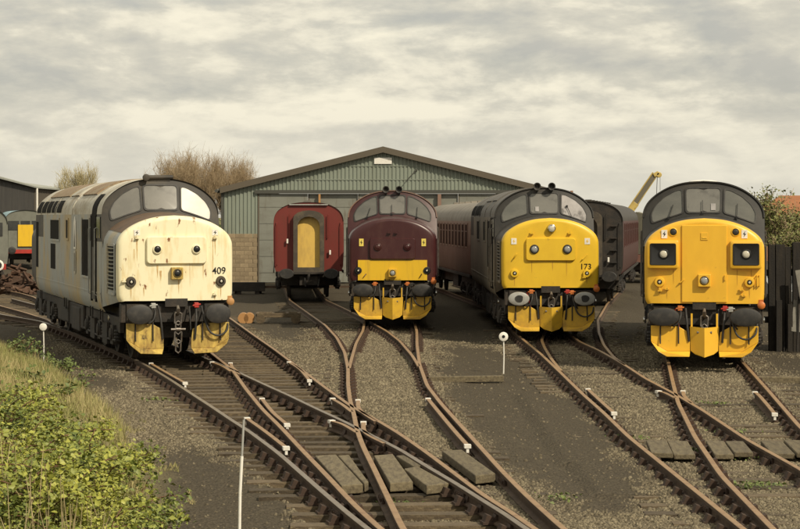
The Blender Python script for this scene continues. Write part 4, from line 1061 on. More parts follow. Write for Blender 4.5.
# ------------------------------------------------------------------ coaches
CU = smooth_half([(1.36, 3.05), (1.33, 3.22), (1.22, 3.42), (1.0, 3.59), (.7, 3.71), (.35, 3.765), (0, 3.78)])
def coach(label, loc, rz, c, L=19.6):
    t = thing('railway_coach', label, 'coach', loc, rz)
    low = [(1.28, 1.08), (1.345, 1.3), (1.37, 1.8), (1.37, 2.2)]
    for s in (-1, 1):
        MB().loft([[(s * x, y, z) for x, z in low] for y in (0, L / 2, L)], False).build('body_side', c['low'], t, 40)
        MB().loft([[(s * 1.37, y, 2.2), (s * 1.37, y, 2.7), (s * 1.36, y, 3.05)] for y in (0, L / 2, L)], False).build('upper_side', c['up'], t, 40)
        if c.get('windows'):
            wm = MB().bb(-.014, .014, -.33, .33, 2.12, 2.92).mesh('window', 'coach_glass')
            fm = MB().bb(-.022, .022, -.38, -.33, 2.07, 2.97).bb(-.022, .022, .33, .38, 2.07, 2.97).bb(-.022, .022, -.33, .33, 2.92, 2.97).bb(-.022, .022, -.33, .33, 2.07, 2.12).bb(-.020, .020, -.33, .33, 2.66, 2.69).mesh('window_frame', c['up'])
            y = 1.4
            while y < L - 1:
                w = inst('window', wm, t, (s * 1.37, y, 0)); inst('window_frame', fm, w); y += c['windows']
        MB().bb(s * 1.36 - .02, s * 1.36 + .02, .3, L - .3, 1.02, 1.12).build('footboard', 'grime_black', t)
    fp = full(CU)
    MB().loft([[(x, -.05, z) for x, z in fp], [(x, L / 2, z) for x, z in fp], [(x, L + .05, z) for x, z in fp]], False).build('roof', c['roof'], t, 40)
    for y in np.arange(1.5, L, 2.4):
        MB().bb(-.12, .12, y, y + .25, 3.75, 3.86).build('roof_ventilator', c['roof'], t)
    side = [(-1.28, 1.08), (-1.345, 1.3), (-1.37, 1.8), (-1.37, 2.6)]
    ring = side + [(x, z) for x, z in fp] + [(-x, z) for x, z in side[::-1]]
    MB().prism([(x * .997, .0, z - .004) for x, z in ring], (0, .05, 0)).build('end_wall', c['end'], t)
    MB().prism([(x * .997, L - .05, z - .004) for x, z in ring], (0, .05, 0)).build('end_wall', c['end'], t)
    # gangway: rubbing plate with arched opening, and the door inside it
    def arch(w, z0, z1, r):
        P = [(-w, z0), (w, z0)]
        for k in range(9):
            a = math.pi * k / 8
            P.append((w * math.cos(a), z1 - r + r * math.sin(a)))
        return P
    o_, i_ = arch(.60, 1.02, 3.46, .30), arch(.43, 1.24, 3.22, .36)
    gw = MB().loft([[(x, 0, z) for x, z in o_], [(x, -.30, z) for x, z in o_], [(x, -.30, z) for x, z in i_], [(x, -.04, z) for x, z in i_]], True).build('gangway', 'gangway_frame', t, 30)
    MB().prism([(x, -.06, z) for x, z in grow(i_, .01)], (0, .02, 0)).build('gangway_door', c['door'], gw)
    MB().bb(-.62, .62, -.32, -.05, .98, 1.06).build('footplate', 'grime_black', gw)
    MB().bb(-1.2, 1.2, -.02, .3, .86, 1.08).build('buffer_beam', 'grime_black', t)
    for s in (-1, 1):
        b = MB().lathe((s * .865, -.02, 1.0), (0, -1, 0), [(0, .17), (.2, .15), (.21, .10), (.42, .10)], 14).build('buffer', 'grime_black', t, 40)
        MB().lathe((s * .865, -.42, 1.0), (0, -1, 0), [(0, .4), (.03, .95), (.07, 1), (.10, .9)], 20, .29, .2).build('buffer_head', 'rubber', b, 40)
        MB().tube([(s * 1.25, -.04, 1.3), (s * 1.25, -.09, 1.35), (s * 1.25, -.09, 2.9), (s * 1.25, -.04, 3.0)], .018, 6).build('handrail', c['end'], t); MB().tube([(s * .75, -.04, 2.4), (s * .75, -.09, 2.4), (s * .75, -.09, 3.3)], .018, 6).build('handrail', c['end'], t)
        for z in ((1.5, 1.95, 2.4, 2.85) if c.get('steps') else ()):
            MB().bb(s * 1.02 - .12, s * 1.02 + .12, -.12, 0, z, z + .03).build('end_step', c['end'], t)
    if c.get('lamps'):
        for x, z in c['lamps']:
            MB().bb(x - .035, x + .035, -.14, -.08, z - .09, z + .09).build('tail_lamp', 'white_paint', t, bevel=.015)
    MB().bb(-.9, .9, 5, L - 5, .55, 1.0).bb(-1.15, -.7, 6.5, 8.5, .5, 1.0).build('underframe', 'grime_black', t)
    MB().tube([(-.15, 0, .95), (-.15, -.2, .8), (-.12, -.22, .5)], .03, 6).build('brake_hose', 'rubber', t); MB().tube([(.4, 0, .95), (.4, -.2, .75), (.36, -.22, .5)], .03, 6).build('brake_hose', 'rubber', t)
    MB().tube([(0, 0, 1.0), (0, -.3, 1.0), (0, -.32, .7)], .05, 6).bb(-.35, .35, -.1, .2, .55, .9).build('drawhook', 'grime_black', t)
    bogie(t, 3.0, 1.25, False, .46); bogie(t, L - 3.0, 1.25, False, .46)
    if c.get('vent_pipe'):
        MB().bb(-.75, .75, -.10, -.02, 3.66, 3.70).build('roof_rail', 'pale_grey_buffer', t)
    return t
coach('red coach end with an arched yellow gangway door', (-3.56, 76.0, 0), R(3.6), dict(low='coach_red', up='coach_red', roof='dark_roof', end='coach_red', door='gangway_yellow', lamps=[(-.83, 2.26), (.83, 1.82)], vent_pipe=True))
coach('long brown windowed coach behind the charcoal locomotive', (3.90, 69.9, 0), R(4.2), dict(low='coach_brown', up='coach_cream_brown', roof='coach_roof', end='grime_black', door='gangway_frame', windows=1.22))
coach('blackened coach end between the two yellow fronted locomotives', (6.90, 72.3, 0), R(-8.6), dict(low='coach_maroon', up='coach_maroon', roof='charcoal_paint', end='grime_black', door='gangway_frame', windows=1.9, steps=True, lamps=[(.83, 1.62)]))

# ------------------------------------------------------------------ green engine shed with its blockwork base
S = thing('engine_shed', 'green corrugated gable shed with closed grey sliding doors', 'shed', (-.87, 100, -.2))
SHW, SEZ, SAZ, SL = 8.22, 4.78, 6.84, 34.0
def shed_top(x): return SAZ - (SAZ - SEZ) * abs(x) / SHW
def corrugated(x0, x1, zlo, ztop, pitch=.2, y=0.0, d=.045):
    lo, hi = [], []
    n = int(round((x1 - x0) / pitch))
    for k in range(n):
        for f, dy in ((0, 0), (.30, 0), (.42, -d), (.80, -d), (.92, 0)):
            xx = x0 + (k + f) * (x1 - x0) / n
            lo.append((xx, y + dy, zlo)); hi.append((xx, y + dy, ztop(xx)))
    lo.append((x1, y, zlo)); hi.append((x1, y, ztop(x1)))
    return MB().loft([lo, hi], False)
DX0, DX1, DZ = -6.42, 6.42, 4.62
corrugated(-SHW, SHW, DZ, shed_top).build('gable_cladding', 'shed_green', S)
corrugated(-SHW, DX0, 2.34, lambda x: DZ - .002).build('corner_cladding', 'shed_green', S)
corrugated(DX1, SHW, 2.34, lambda x: DZ - .002).build('corner_cladding', 'shed_green', S)
for x0, x1 in ((-SHW, DX0), (DX1, SHW)):
    MB().bb(x0, x1, .03, .24, -.2, 2.33).build('block_wall', 'mortar', S)
blk = MB().box((0, 0, 0), (.43, .10, .208)).mesh('block', 'concrete_block')
half_blk = MB().box((0, 0, 0), (.21, .10, .208)).mesh('block', 'concrete_block')
for r_ in range(12):
    for k in range(4):
        xx = -SHW + .225 + k * .44 + (.22 if r_ % 2 else 0)
        if k < 3 or r_ % 2 == 0 or xx + .215 < DX0 + .05:
            inst('block', blk, S, (xx, random.uniform(-.006, .006), .05 + r_ * .2165))
    if r_ % 2: inst('block', half_blk, S, (DX0 - .13, random.uniform(-.006, .006), .05 + r_ * .2165)); inst('block', half_blk, S, (-SHW + .115, random.uniform(-.006, .006), .05 + r_ * .2165))
for z in (5.3, 6.0):
    w_ = SHW * (SAZ - z) / (SAZ - SEZ) - .25
    MB().bb(-w_, w_, -.062, -.046, z, z + .035).build('sheet_lap', 'shed_green', S)
for s in (-1, 1):
    MB().tube([(s * (SHW + .3), -.3, SEZ - .05), (s * (SHW + .3), SL, SEZ - .05)], .09, 8).build('gutter', 'shed_frame', S)
    MB().bb(s * SHW - .1, s * SHW + .1, .3, SL, 0, SEZ).build('side_wall', 'shed_green', S)
    P = [(0, -.25, SAZ + .02), (s * (SHW + .25), -.25, shed_top(SHW + .25) + .02), (s * (SHW + .25), -.25, shed_top(SHW + .25) + .12), (0, -.25, SAZ + .12)]
    MB().prism(P, (0, SL, 0)).build('roof', 'shed_roof', S)
    P = [(s * .0, -.33, SAZ - .14), (s * (SHW + .12), -.33, shed_top(SHW + .12) - .14), (s * (SHW + .12), -.33, shed_top(SHW + .12) + .17), (0, -.33, SAZ + .17)]
    MB().prism(P, (0, .07, 0)).build('barge_board', 'shed_trim', S)
    MB().bb(s * (SHW + .02) - .06, s * (SHW + .02) + .06, -.10, -.04, -.1, SEZ - .15).build('downpipe', 'shed_frame', S)
MB().bb(DX0 - .15, DX1 + .15, -.16, -.06, DZ - .02, DZ + .16).build('door_track', 'shed_frame', S)
nd = 5
for k in range(nd):
    x0 = DX0 + (DX1 - DX0) * k / nd; x1 = DX0 + (DX1 - DX0) * (k + 1) / nd
    yo = .06 if k % 2 else -.02
    d = MB().bb(x0 + .01, x1 - .01, yo, yo + .06, .05, DZ - .03).build('sliding_door', 'shed_door', S)
    for z in np.arange(.55, DZ - .1, .84):
        MB().bb(x0 + .03, x1 - .03, yo - .018, yo - .001, z, z + .035).build('door_rib', 'shed_door', d)
    MB().bb(x0, x0 + .07, yo - .025, yo - .001, .05, DZ - .03).build('door_stile', 'shed_trim', d)
MB().bb(-.45, .45, -.11, -.05, 6.12, 6.44).build('blank_white_sign', 'white_paint', S)
MB().tube([(1.15, -.3, 5.22), (1.7, -.12, 5.8)], .022, 6).bb(1.66, 1.76, -.14, -.05, 5.76, 5.86).build('lamp_bracket', 'shed_frame', S)
MB().bb(2.80, 2.98, -.2, -.06, 3.4, DZ - .05).build('door_bracket', 'coach_cream_brown', S)
MB().bb(-3.3, -3.2, -.2, -.06, 3.9, DZ - .05).build('door_bracket', 'rust_lamp', S)

# ------------------------------------------------------------------ dark shed on the far left
D = thing('dark_shed', 'dark walled shed with a pale low roof at far left', 'shed', (0, 0, -.2))
# long wall recedes to the right; corner post where the end bay begins
P0, P1, P2 = Vector((-29.0, 138, 0)), Vector((-35.7, 190, 0)), Vector((-36.0, 209, 0))
for a, b, m, nm in ((P0, P1, 'dark_shed_wall', 'long_wall'), (P1, P2, 'dark_shed_gable', 'end_bay')):
    d = (b - a); n_ = int(d.length / 1.0)
    lo, hi = [], []
    for k in range(n_ + 1):
        for f, off in ((0, 0), (.5, 0), (.55, .06), (.95, .06)):
            q = a + d * min(1, (k + f) / n_); q = q + Vector((off, 0, 0))
            lo.append((q.x, q.y, 0)); hi.append((q.x, q.y, 6.3))
    MB().loft([lo, hi], False).build(nm, m, D)
    MB().prism([(a.x - .05, a.y, 6.36), (b.x - .05, b.y, 6.36), (b.x - 9, b.y, 7.6), (a.x - 9, a.y, 7.6)], (0, 0, .14)).prism([(a.x + .35, a.y, 6.2), (b.x + .35, b.y, 6.2), (b.x - .05, b.y, 6.36), (a.x - .05, a.y, 6.36)], (0, 0, .14)).build('roof', 'pale_roof', D)
MB().tube([(P1.x + .4, P1.y - .4, 0), (P1.x + .4, P1.y - .4, 6.2)], .11, 8).build('downpipe', 'white_paint', D)
MB().prism([(-29, 138, 0), (-47, 138, 0), (-47, 138, 6.3), (-38, 138, 7.5), (-29, 138, 6.3)], (0, .1, 0)).build('gable_wall', 'dark_shed_wall', D)

# ------------------------------------------------------------------ stock standing in the far left corner
def far_loco(label, loc, rz, m, roof, front, yellow=False, L=15):
    t = thing('shunting_locomotive', label, 'locomotive', loc, rz)
    hp = smooth_half([(1.33, 2.9), (1.25, 3.2), (1.0, 3.45), (.6, 3.6), (0, 3.66)], 3)
    fp = full(hp)
    for s in (-1, 1):
        MB().loft([[(s * 1.3, y, 1.1), (s * 1.35, y, 1.5), (s * 1.35, y, 2.9)] for y in (0, L)], False).build('body_side', m, t)
        for k in range(5): MB().bb(s * 1.35 - .02, s * 1.35 + .02, 1.5 + k * 2.4, 2.6 + k * 2.4, 2.1, 2.75).build('side_window', 'window_glass', t)
    MB().loft([[(x, y, z) for x, z in fp] for y in (-.08, L)], False).build('roof', roof, t, 40)
    MB().prism([(-1.3, 0, 1.1), (-1.35, 0, 1.5)] + [(x, 0, z - .01) for x, z in fp] + [(1.35, 0, 1.5), (1.3, 0, 1.1)], (0, .05, 0)).build('cab_front', front, t)
    for x0, x1 in ((-1.1, -.4), (-.3, .3), (.4, 1.1)):
        MB().bb(x0, x1, -.03, .01, 2.35, 2.95).build('windscreen', 'window_glass', t)
    if yellow: MB().bb(-.48, .48, -.10, .0, 1.30, 2.70).build('yellow_end_panel', 'panel_yellow', t)
    MB().bb(-1.25, 1.25, -.06, .2, .85, 1.1).build('buffer_beam', 'red_paint', t)
    for s in (-1, 1):
        b = MB().lathe((s * .87, -.06, 1.05), (0, -1, 0), [(0, .16), (.4, .12)], 14).build('buffer', 'grime_black', t, 40)
        MB().lathe((s * .87, -.45, 1.05), (0, -1, 0), [(0, .25), (.06, .25), (.08, .2)], 18).build('buffer_head', 'white_paint' if m == 'green_loco' else 'rubber', b, 40)
        MB().lathe((s * .87, -.531, 1.05), (0, -1, 0), [(0, .16), (.01, .15)], 14).build('grease_patch', 'rubber', b)
    bogie(t, 3, 1.3, False, .5); bogie(t, L - 3, 1.3, False, .5)
    MB().bb(-1.1, 1.1, 5, L - 5, .45, 1.05).build('fuel_tank', 'grime_black', t)
    return t
far_loco('green vehicle with red buffer beam cut by the left edge', (-18.85, 87, 0), R(16), 'green_loco', 'pale_roof', 'grey_green')
far_loco('yellow ended locomotive with a pale blue roof at far left', (-24.2, 126, 0), R(13.5), 'grey_green', 'sky_blue_roof', 'grey_green', True)
heap = thing('scrap_heap', 'rust brown scrap heap beside the grey locomotive tail', 'scrap heap', (-16.9, 86, -.2))
for k in range(150):
    a = random.random() * 6.283; rr = random.random() ** .6; h = (1 - rr) * 1.35
    MB().box((0, 0, 0), (random.uniform(.15, .8), random.uniform(.05, .25), random.uniform(.03, .2))).build('scrap_piece', 'rust', heap)
    o = COL.objects[-1]; o.location = (math.cos(a) * rr * 1.2, math.sin(a) * rr * 1.8, random.random() * h + .1); o.rotation_euler = (random.uniform(-.7, .7), random.uniform(-.7, .7), random.random() * 6)

# ------------------------------------------------------------------ small things in the yard
def disc_post(label, x, y, zc, r, ring):
    z0 = float(ground_z(x, y))
    t = thing('marker_post', label, 'marker post', (x, y, z0))
    h = zc - z0
    MB().tube([(0, .02, -.1), (.012, .02, h * .5), (0, .02, h)], .014, 6).build('post', 'white_paint', t)
    d = MB().lathe((0, 0, h), (0, -1, 0), [(0, r), (.02, r), (.026, r * .9)], 20).build('disc', 'white_paint', t, 40)
    if ring: MB().lathe((0, -.027, h), (0, -1, 0), [(0, r * .36), (.006, r * .33)], 14).build('black_centre', 'gloss_black', d)
disc_post('white disc post with black centre by the charcoal locomotive', 2.25, 42.4, .60, .10, True)
disc_post('plain white disc post among weeds at the left bank', -8.05, 44, .72, .085, False)
z0 = float(ground_z(-1.37, 17))
rod = thing('marker_rod', 'thin white leaning rod standing at the front left', 'marker rod', (-1.39, 17, z0))
MB().tube([(0, 0, -.1), (-.012, 0, .5), (-.004, 0, 1.0), (.012, 0, 1.32)], .0135, 8).build('shaft', 'white_paint', rod, 60)
MB().tube([(.012, 0, 1.32), (.028, 0, 1.43 - z0)], .010, 8).build('grey_tip', 'pale_grey_buffer', rod, 60)

tr = thing('track_trolley', 'flat rusty trolley frame lying beside the track', 'trolley', (-3.95, 62.3, -.19), R(3))
fm = MB()
for s in (-1, 1): fm.bb(-.62, .78, s * .42 - .05, s * .42 + .05, .2, .34)
for x in (-.6, -.1, .35, .72): fm.bb(x - .05, x + .05, -.37, .37, .21, .33)
fm.build('frame', 'sleeper_wood', tr, bevel=.01)  # tan highlight on the frame tops put into its colour
for x in (-.5, .62):
    for s in (-1, 1): MB().lathe((x, s * .5, .16), (0, s, 0), [(-.04, .15), (.04, .15), (.045, .06)], 14).build('wheel', 'sleeper_wood', tr, 40)
for x in (-.86, -1.05): MB().lathe((x, -.3, .17), (0, 1, 0), [(0, .17), (.5, .17)], 14).build('roller', 'rust_lamp', tr, 40)
bs = thing('buffer_stop', 'low dark buffer stop beside the block wall', 'buffer stop', (-6.7, 86, -.2), R(4))
MB().bb(-.75, .75, 0, .3, .12, .52).build('beam', 'grime_black', bs, bevel=.02)
for q in ((-.5, -.3, .05, .25, 0, .12), (.3, .5, .05, .25, 0, .12), (-.6, -.5, .3, 1.2, 0, .3), (.5, .6, .3, 1.2, 0, .3)): MB().bb(*q).build('leg', 'grime_black', bs)
MB().bb(.75, 4.6, .1, .2, .26, .36).build('cross_rail', 'rail_side', bs)
for i, (lb, a, b, w) in enumerate((('long pale timber lying beside the middle track', U(428, 378, -.1), U(503, 377, -.1), .16), ('weathered timber lying right of the last rail', U(756, 378, -.1), U(812, 378.5, -.1), .22))):
    o = MB().box((0, 0, 0), (math.hypot(b[0] - a[0], b[1] - a[1]), w, .12)).build('timber_baulk', 'plank_wood', bevel=.01)
    o.location = ((a[0] + b[0]) / 2, (a[1] + b[1]) / 2, -.13); o.rotation_euler = (0, 0, math.atan2(b[1] - a[1], b[0] - a[0]))
    tag(o, lb, 'timber')

# ------------------------------------------------------------------ right edge: stacked old timbers, car, crane, house
F = thing('timber_fence', 'dark fence of old upright sleepers at right edge', 'fence', (0, 0, 0))
xx = 9.35
while xx < 13:
    w = random.uniform(.16, .27); h = random.uniform(2.62, 2.88) if xx > 9.6 else 2.7
    MB().box((xx + w / 2, 49.5 + random.uniform(-.05, .05) + (xx - 9.35) * .1, h / 2 - .25), (w - .02, .14, h + .1), ry=random.uniform(-.012, .012)).build('upright', 'old_timber', F, bevel=.01)
    xx += w
MB().bb(9.3, 13, 49.72, 49.84, .5, .66).bb(9.3, 13, 49.72, 49.84, 1.7, 1.86).build('cross_rail', 'old_timber', F)
MB().bb(9.5, 9.64, 49.2, 49.34, -.2, 1.1).bb(9.78, 9.9, 49.15, 49.27, -.2, 1.0).build('raking_post', 'old_timber', F)
sc_ = thing('scrap_sheet', 'pale bent scrap sheets leaning on the dark fence', 'scrap metal', (10.05, 49.1, -.2))
MB().box((0, .1, .9), (.30, .03, .8), rx=-.12, ry=.1).build('sheet', 'pale_scrap', sc_)
MB().box((.08, .0, 1.7), (.24, .03, .75), rx=-.1, ry=-.15).build('sheet', 'pale_scrap', sc_)
MB().tube([(-.05, 0, 0), (.02, .08, 1.4)], .03, 6).tube([(.2, 0, 0), (.14, .08, 1.4)], .03, 6).build('strut', 'grime_black', sc_)

car = thing('parked_car', 'silver parked car half seen behind the right locomotive', 'car', (13.9, 72, -.2), R(12))
prof = [(-2.0, .35), (-2.05, .75), (-1.3, .95), (-.6, 1.42), (.9, 1.42), (1.6, 1.0), (2.1, .9), (2.12, .35)]
MB().loft([[(s * w, y, z) for y, z in prof] for s, w in ((-1, .84), (-1, .88), (1, .88), (1, .84))], True, True, True).build('body', 'silver_car', car, 30, bevel=.03)
for s in (-1, 1):
    MB().prism([(s * .885, -1.1, 1.0), (s * .885, -.58, 1.36), (s * .885, .85, 1.36), (s * .885, 1.4, 1.02)], (s * .01, 0, 0)).build('side_window', 'window_glass', car)
    for y in (-1.3, 1.35): MB().lathe((s * .8, y, .31), (s, 0, 0), [(-.1, .31), (.1, .31), (.1, .2), (.08, .05)], 18).build('wheel', 'tyre', car, 40)
    MB().box((s * .6, -2.05, .68), (.3, .04, .14)).build('headlight', 'lamp_glass', car)
MB().prism([(-.76, -1.29, .975), (.76, -1.29, .975), (.70, -.63, 1.425), (-.70, -.63, 1.425)], (0, -.01, .01)).build('windscreen', 'window_glass', car)

cr_ = thing('mobile_crane', 'yellow telescopic crane jib rising behind the blackened coach', 'crane', (13.2, 112, -.2))
MB().bb(-1.2, 1.2, -3, 4, .8, 1.5).bb(-1.1, .1, -2.8, -.9, 1.5, 2.9).bb(-.9, .9, 1.5, 3.6, 1.5, 2.4).build('carrier', 'crane_yellow', cr_, bevel=.05)
for s in (-1, 1):
    for y in (-2, 1.2, 2.8): MB().lathe((s * 1.05, y, .6), (s, 0, 0), [(-.18, .55), (.18, .55), (.18, .3), (.1, .1)], 18).build('wheel', 'tyre', cr_, 40)
def jib(a, b, w, h, m, nm, par):
    a, b = Vector(a), Vector(b); d = (b - a).normalized(); u = Vector((0, 1, 0)); v = d.cross(u)
    lp = lambda q, k: [q + u * w / 2 * k + v * h / 2 * k, q + u * w / 2 * k - v * h / 2 * k, q - u * w / 2 * k - v * h / 2 * k, q - u * w / 2 * k + v * h / 2 * k]
    return MB().loft([lp(a, 1), lp(b, .82)], True, True, True).build(nm, m, par, bevel=.02)
jib((-1.2, 0, 2.2), (.35, 0, 4.2), .42, .46, 'crane_yellow', 'jib_base', cr_)
j2 = jib((.22, 0, 4.05), (1.44, 0, 5.86), .33, .37, 'crane_grey', 'jib', cr_)
MB().tube([(-.20, -.19, 3.78), (1.30, -.16, 5.96)], .035, 6).tube([(.28, -.19, 3.90), (1.50, -.16, 5.68)], .025, 6).build('jib_edge', 'crane_yellow', j2)
MB().box((1.50, 0, 5.86), (.34, .4, .22), ry=-.5).lathe((1.66, .2, 5.82), (0, -1, 0), [(0, .16), (.4, .16)], 12).build('jib_head', 'crane_yellow', j2, bevel=.03)
MB().tube([(1.58, 0, 5.75), (1.52, 0, 4.35)], .018, 5).tube([(1.74, 0, 5.75), (1.74, 0, 4.9)], .012, 5).build('hoist_rope', 'grime_black', cr_)
MB().lathe((1.52, 0, 4.42), (0, 0, -1), [(0, .05), (.1, .10), (.22, .09), (.26, .04)], 10).tube([(1.52, 0, 4.18), (1.52, 0, 4.08), (1.6, 0, 4.02), (1.66, 0, 4.1)], .03, 6).build('hook_block', 'rust', cr_)

tv = thing('covered_wagon', 'low wagon under a sagging grey tarpaulin behind the coach', 'wagon', (11.9, 99, 0), R(-9))
P = [(-1.3, 1.3), (-1.3, 2.6), (-.7, 3.25), (.1, 3.45), (.8, 3.2), (1.3, 2.6), (1.3, 1.3)]
MB().loft([[(x, y, z + .1 * math.sin(y * 2 + x)) for x, z in P] for y in (0, 1.5, 3, 4.5, 6)], False, True, True).add([(x, 0, z + .1 * math.sin(x)) for x, z in P], [tuple(range(7))]).build('tarpaulin', 'tarpaulin', tv, 40)
MB().bb(-1.25, 1.25, 0, 6, .9, 1.3).bb(-1.28, -1.2, 0, 6, 1.3, 2.0).bb(1.2, 1.28, 0, 6, 1.3, 2.0).build('body', 'coach_brown', tv)
bogie(tv, 3, 1.6, False, .46)

H = thing('brick_house', 'brick house with an orange tiled hipped roof at right', 'house', (31.3, 150, -.2), R(-8))
MB().bb(-4, 4, 0, 8, 0, 3.5).build('wall', 'house_brick', H)
rf = MB().add([(-4.4, -.4, 3.4), (4.4, -.4, 3.4), (4.4, 8.4, 3.4), (-4.4, 8.4, 3.4), (-1.8, 4, 5.1), (1.8, 4, 5.1)], [(0, 1, 5, 4), (2, 3, 4, 5), (3, 0, 4), (1, 2, 5), (0, 3, 2, 1)]).build('roof', 'roof_tile', H)
MB().bb(-4.42, 4.42, -.46, -.38, 3.28, 3.44).build('gutter', 'white_paint', rf)
MB().bb(2.2, 2.9, 4.4, 5, 4.2, 6.0).build('chimney', 'house_brick', rf)
for x in (-2.6, 0, 2.6):
    w = MB().bb(x - .6, x + .6, -.05, .02, 1.3, 2.6).build('window', 'window_glass', H); MB().bb(x - .66, x - .6, -.08, 0, 1.25, 2.65).bb(x + .6, x + .66, -.08, 0, 1.25, 2.65).bb(x - .03, x + .03, -.07, -.051, 1.3, 2.6).bb(x - .6, x + .6, -.08, 0, 2.6, 2.66).build('frame', 'white_paint', w)
H2 = thing('brick_house', 'low house whose chimney tops the charcoal locomotive roof', 'house', (11.6, 130, -.2))
MB().bb(-3, 3, 0, 7, 0, 2.6).build('wall', 'house_brick', H2)
rf = MB().add([(-3.2, -.3, 2.6), (3.2, -.3, 2.6), (3.2, 7.3, 2.6), (-3.2, 7.3, 2.6), (-3.2, 3.5, 3.9), (3.2, 3.5, 3.9)], [(0, 1, 5, 4), (2, 3, 4, 5), (3, 0, 4), (1, 2, 5), (0, 3, 2, 1)]).build('roof', 'roof_tile', H2)
MB().bb(-.36, .36, 3.2, 3.9, 3.5, 5.0).bb(-.22, -.04, 3.4, 3.6, 5.0, 5.2).bb(.06, .24, 3.4, 3.6, 5.0, 5.2).build('chimney', 'house_brick', rf)

# ------------------------------------------------------------------ trees
def ribbon_mesh(name, A, B, wa, wb, m, tone):
    """thin three-sided twigs from A to B"""
    A, B = np.asarray(A), np.asarray(B); n = len(A)
    d = B - A; d /= np.linalg.norm(d, axis=1)[:, None] + 1e-9
    u = np.cross(d, rng.normal(size=(n, 3))); u /= np.linalg.norm(u, axis=1)[:, None] + 1e-9
    w = np.cross(d, u)
    V = np.zeros((n, 6, 3))
    for k in range(3):
        a = 2.094 * k; off = u * math.cos(a) + w * math.sin(a)
        V[:, k] = A + off * np.asarray(wa)[:, None]; V[:, 3 + k] = B + off * np.asarray(wb)[:, None]
    q = np.array([(0, 1, 4, 3), (1, 2, 5, 4), (2, 0, 3, 5)])
    F = (np.arange(n)[:, None, None] * 6 + q[None]).reshape(-1, 4)
    return raw_mesh(name, V.reshape(-1, 3), F, m, np.repeat(tone, 6))
def grow_tree(h, spread, levels, seed, up=.55, stems=1):
    r = random.Random(seed); segs = []
    def rec(p, d, L, w, lv):
        q = p
        for k in range(3):
            d = (d + Vector((r.gauss(0, .12), r.gauss(0, .12), r.gauss(0, .06) + .05))).normalized()
            q2 = q + d * L / 3
            segs.append((tuple(q), tuple(q2), w * (1 - k * .12), w * (1 - (k + 1) * .12), lv)); q = q2
            if lv < levels and (k > 0 or lv > 0):
                for _ in range(r.choice((1, 2)) if lv < 2 else 2):
                    ax = Vector((r.gauss(0, 1), r.gauss(0, 1), r.gauss(0, .3))).normalized()
                    nd_ = (d * up + ax * spread + Vector((0, 0, .25))).normalized()
                    rec(q, nd_, L * r.uniform(.55, .78), w * .5, lv + 1)
        if lv < levels: rec(q, d, L * .7, w * .65, lv + 1)
    for s in range(stems):
        rec(Vector((r.gauss(0, .3) * (stems > 1), r.gauss(0, .3) * (stems > 1), 0)), Vector((r.gauss(0, .12), r.gauss(0, .12), 1)).normalized(), h * .30, h * .018, 0)
    return segs
def bare_tree(label, x, y, h, spread, seed, m, stems=1, levels=4, thick=1.0, extra=0, nm='bare_tree', xs_=1.0):
    t = thing(nm, label, 'tree', (x, y, -.2))
    segs = grow_tree(h, spread, levels, seed, stems=stems)
    top = max(s[1][2] for s in segs); k = h / top
    A = np.array([s[0] for s in segs]) * k; B = np.array([s[1] for s in segs]) * k
    wa = np.array([s[2] for s in segs]); wb = np.array([s[3] for s in segs]); lv = np.array([s[4] for s in segs])
    big = lv <= 2
    mk = lambda nme, sel, mm: (lambda o: (COL.objects.link(o), setattr(o, 'parent', t)))(bpy.data.objects.new(nme, ribbon_mesh(nme, A[sel], B[sel], wa[sel], wb[sel], mm, rng.random(sel.sum()))))
    mk('trunk', big, 'bark')
    # fine twigs around the outer shoots
    tips = B[lv >= levels - 1]; n = extra
    i = rng.integers(0, len(tips), n)
    a2 = tips[i]; d2 = rng.normal(size=(n, 3)) * .5 + np.array([0, 0, .55]); d2 /= np.linalg.norm(d2, axis=1)[:, None]
    b2 = a2 + d2 * (rng.random(n)[:, None] * .09 + .03) * h
    A = np.concatenate([A[~big], a2]); B = np.concatenate([B[~big], b2]); wa = np.concatenate([np.maximum(wa[~big], .012), np.full(n, .013)]) * thick; wb = np.concatenate([np.maximum(wb[~big], .009), np.full(n, .007)]) * thick
    o = bpy.data.objects.new('twigs', ribbon_mesh('twigs', A, B, wa, wb, m, rng.random(len(A)))); COL.objects.link(o); o.parent = t; o['kind'] = 'stuff'
    t.scale = (xs_, xs_, 1)
    return t
bare_tree('bare brown willow behind the white faced locomotive', -14.0, 131, 7.9, .42, 5, 'twig', 4, 4, .62, 10000, xs_=.80)
bare_tree('second bare brown willow, nearer the green shed', -11.0, 133, 7.6, .38, 9, 'twig', 4, 4, .62, 9000, xs_=.78)
bare_tree('thin pale bare tree rising behind the dark shed roof', -33.6, 205, 9.3, .24, 14, 'pale_twig', 3, 4, .75, 3200, xs_=.85)
def leaf_cloud(pts, size, tone, m, name, flat=.3):
    """small folded leaves at pts"""
    n = len(pts)
    d = rng.normal(size=(n, 3)); d[:, 2] *= .6; d /= np.linalg.norm(d, axis=1)[:, None]
    nrm = rng.normal(size=(n, 3)) * .6 + np.array([.1, -.25, .9])
    u = np.cross(nrm, d); u /= np.linalg.norm(u, axis=1)[:, None] + 1e-9
    nn = np.cross(d, u)
    s = size * (0.45 + 1.1 * rng.random(n) ** 1.5)[:, None]
    V = np.stack([pts - d * s * .5, pts + u * s * .34 + nn * s * .12 - d * s * .06, pts + d * s * .55, pts - u * s * .34 + nn * s * .12 - d * s * .06], 1)
    tri = np.array([(0, 1, 2), (0, 2, 3)])
    F = (np.arange(n)[:, None, None] * 4 + tri[None]).reshape(-1, 3)
    return raw_mesh(name, V.reshape(-1, 3), F, m, np.repeat(tone, 4))
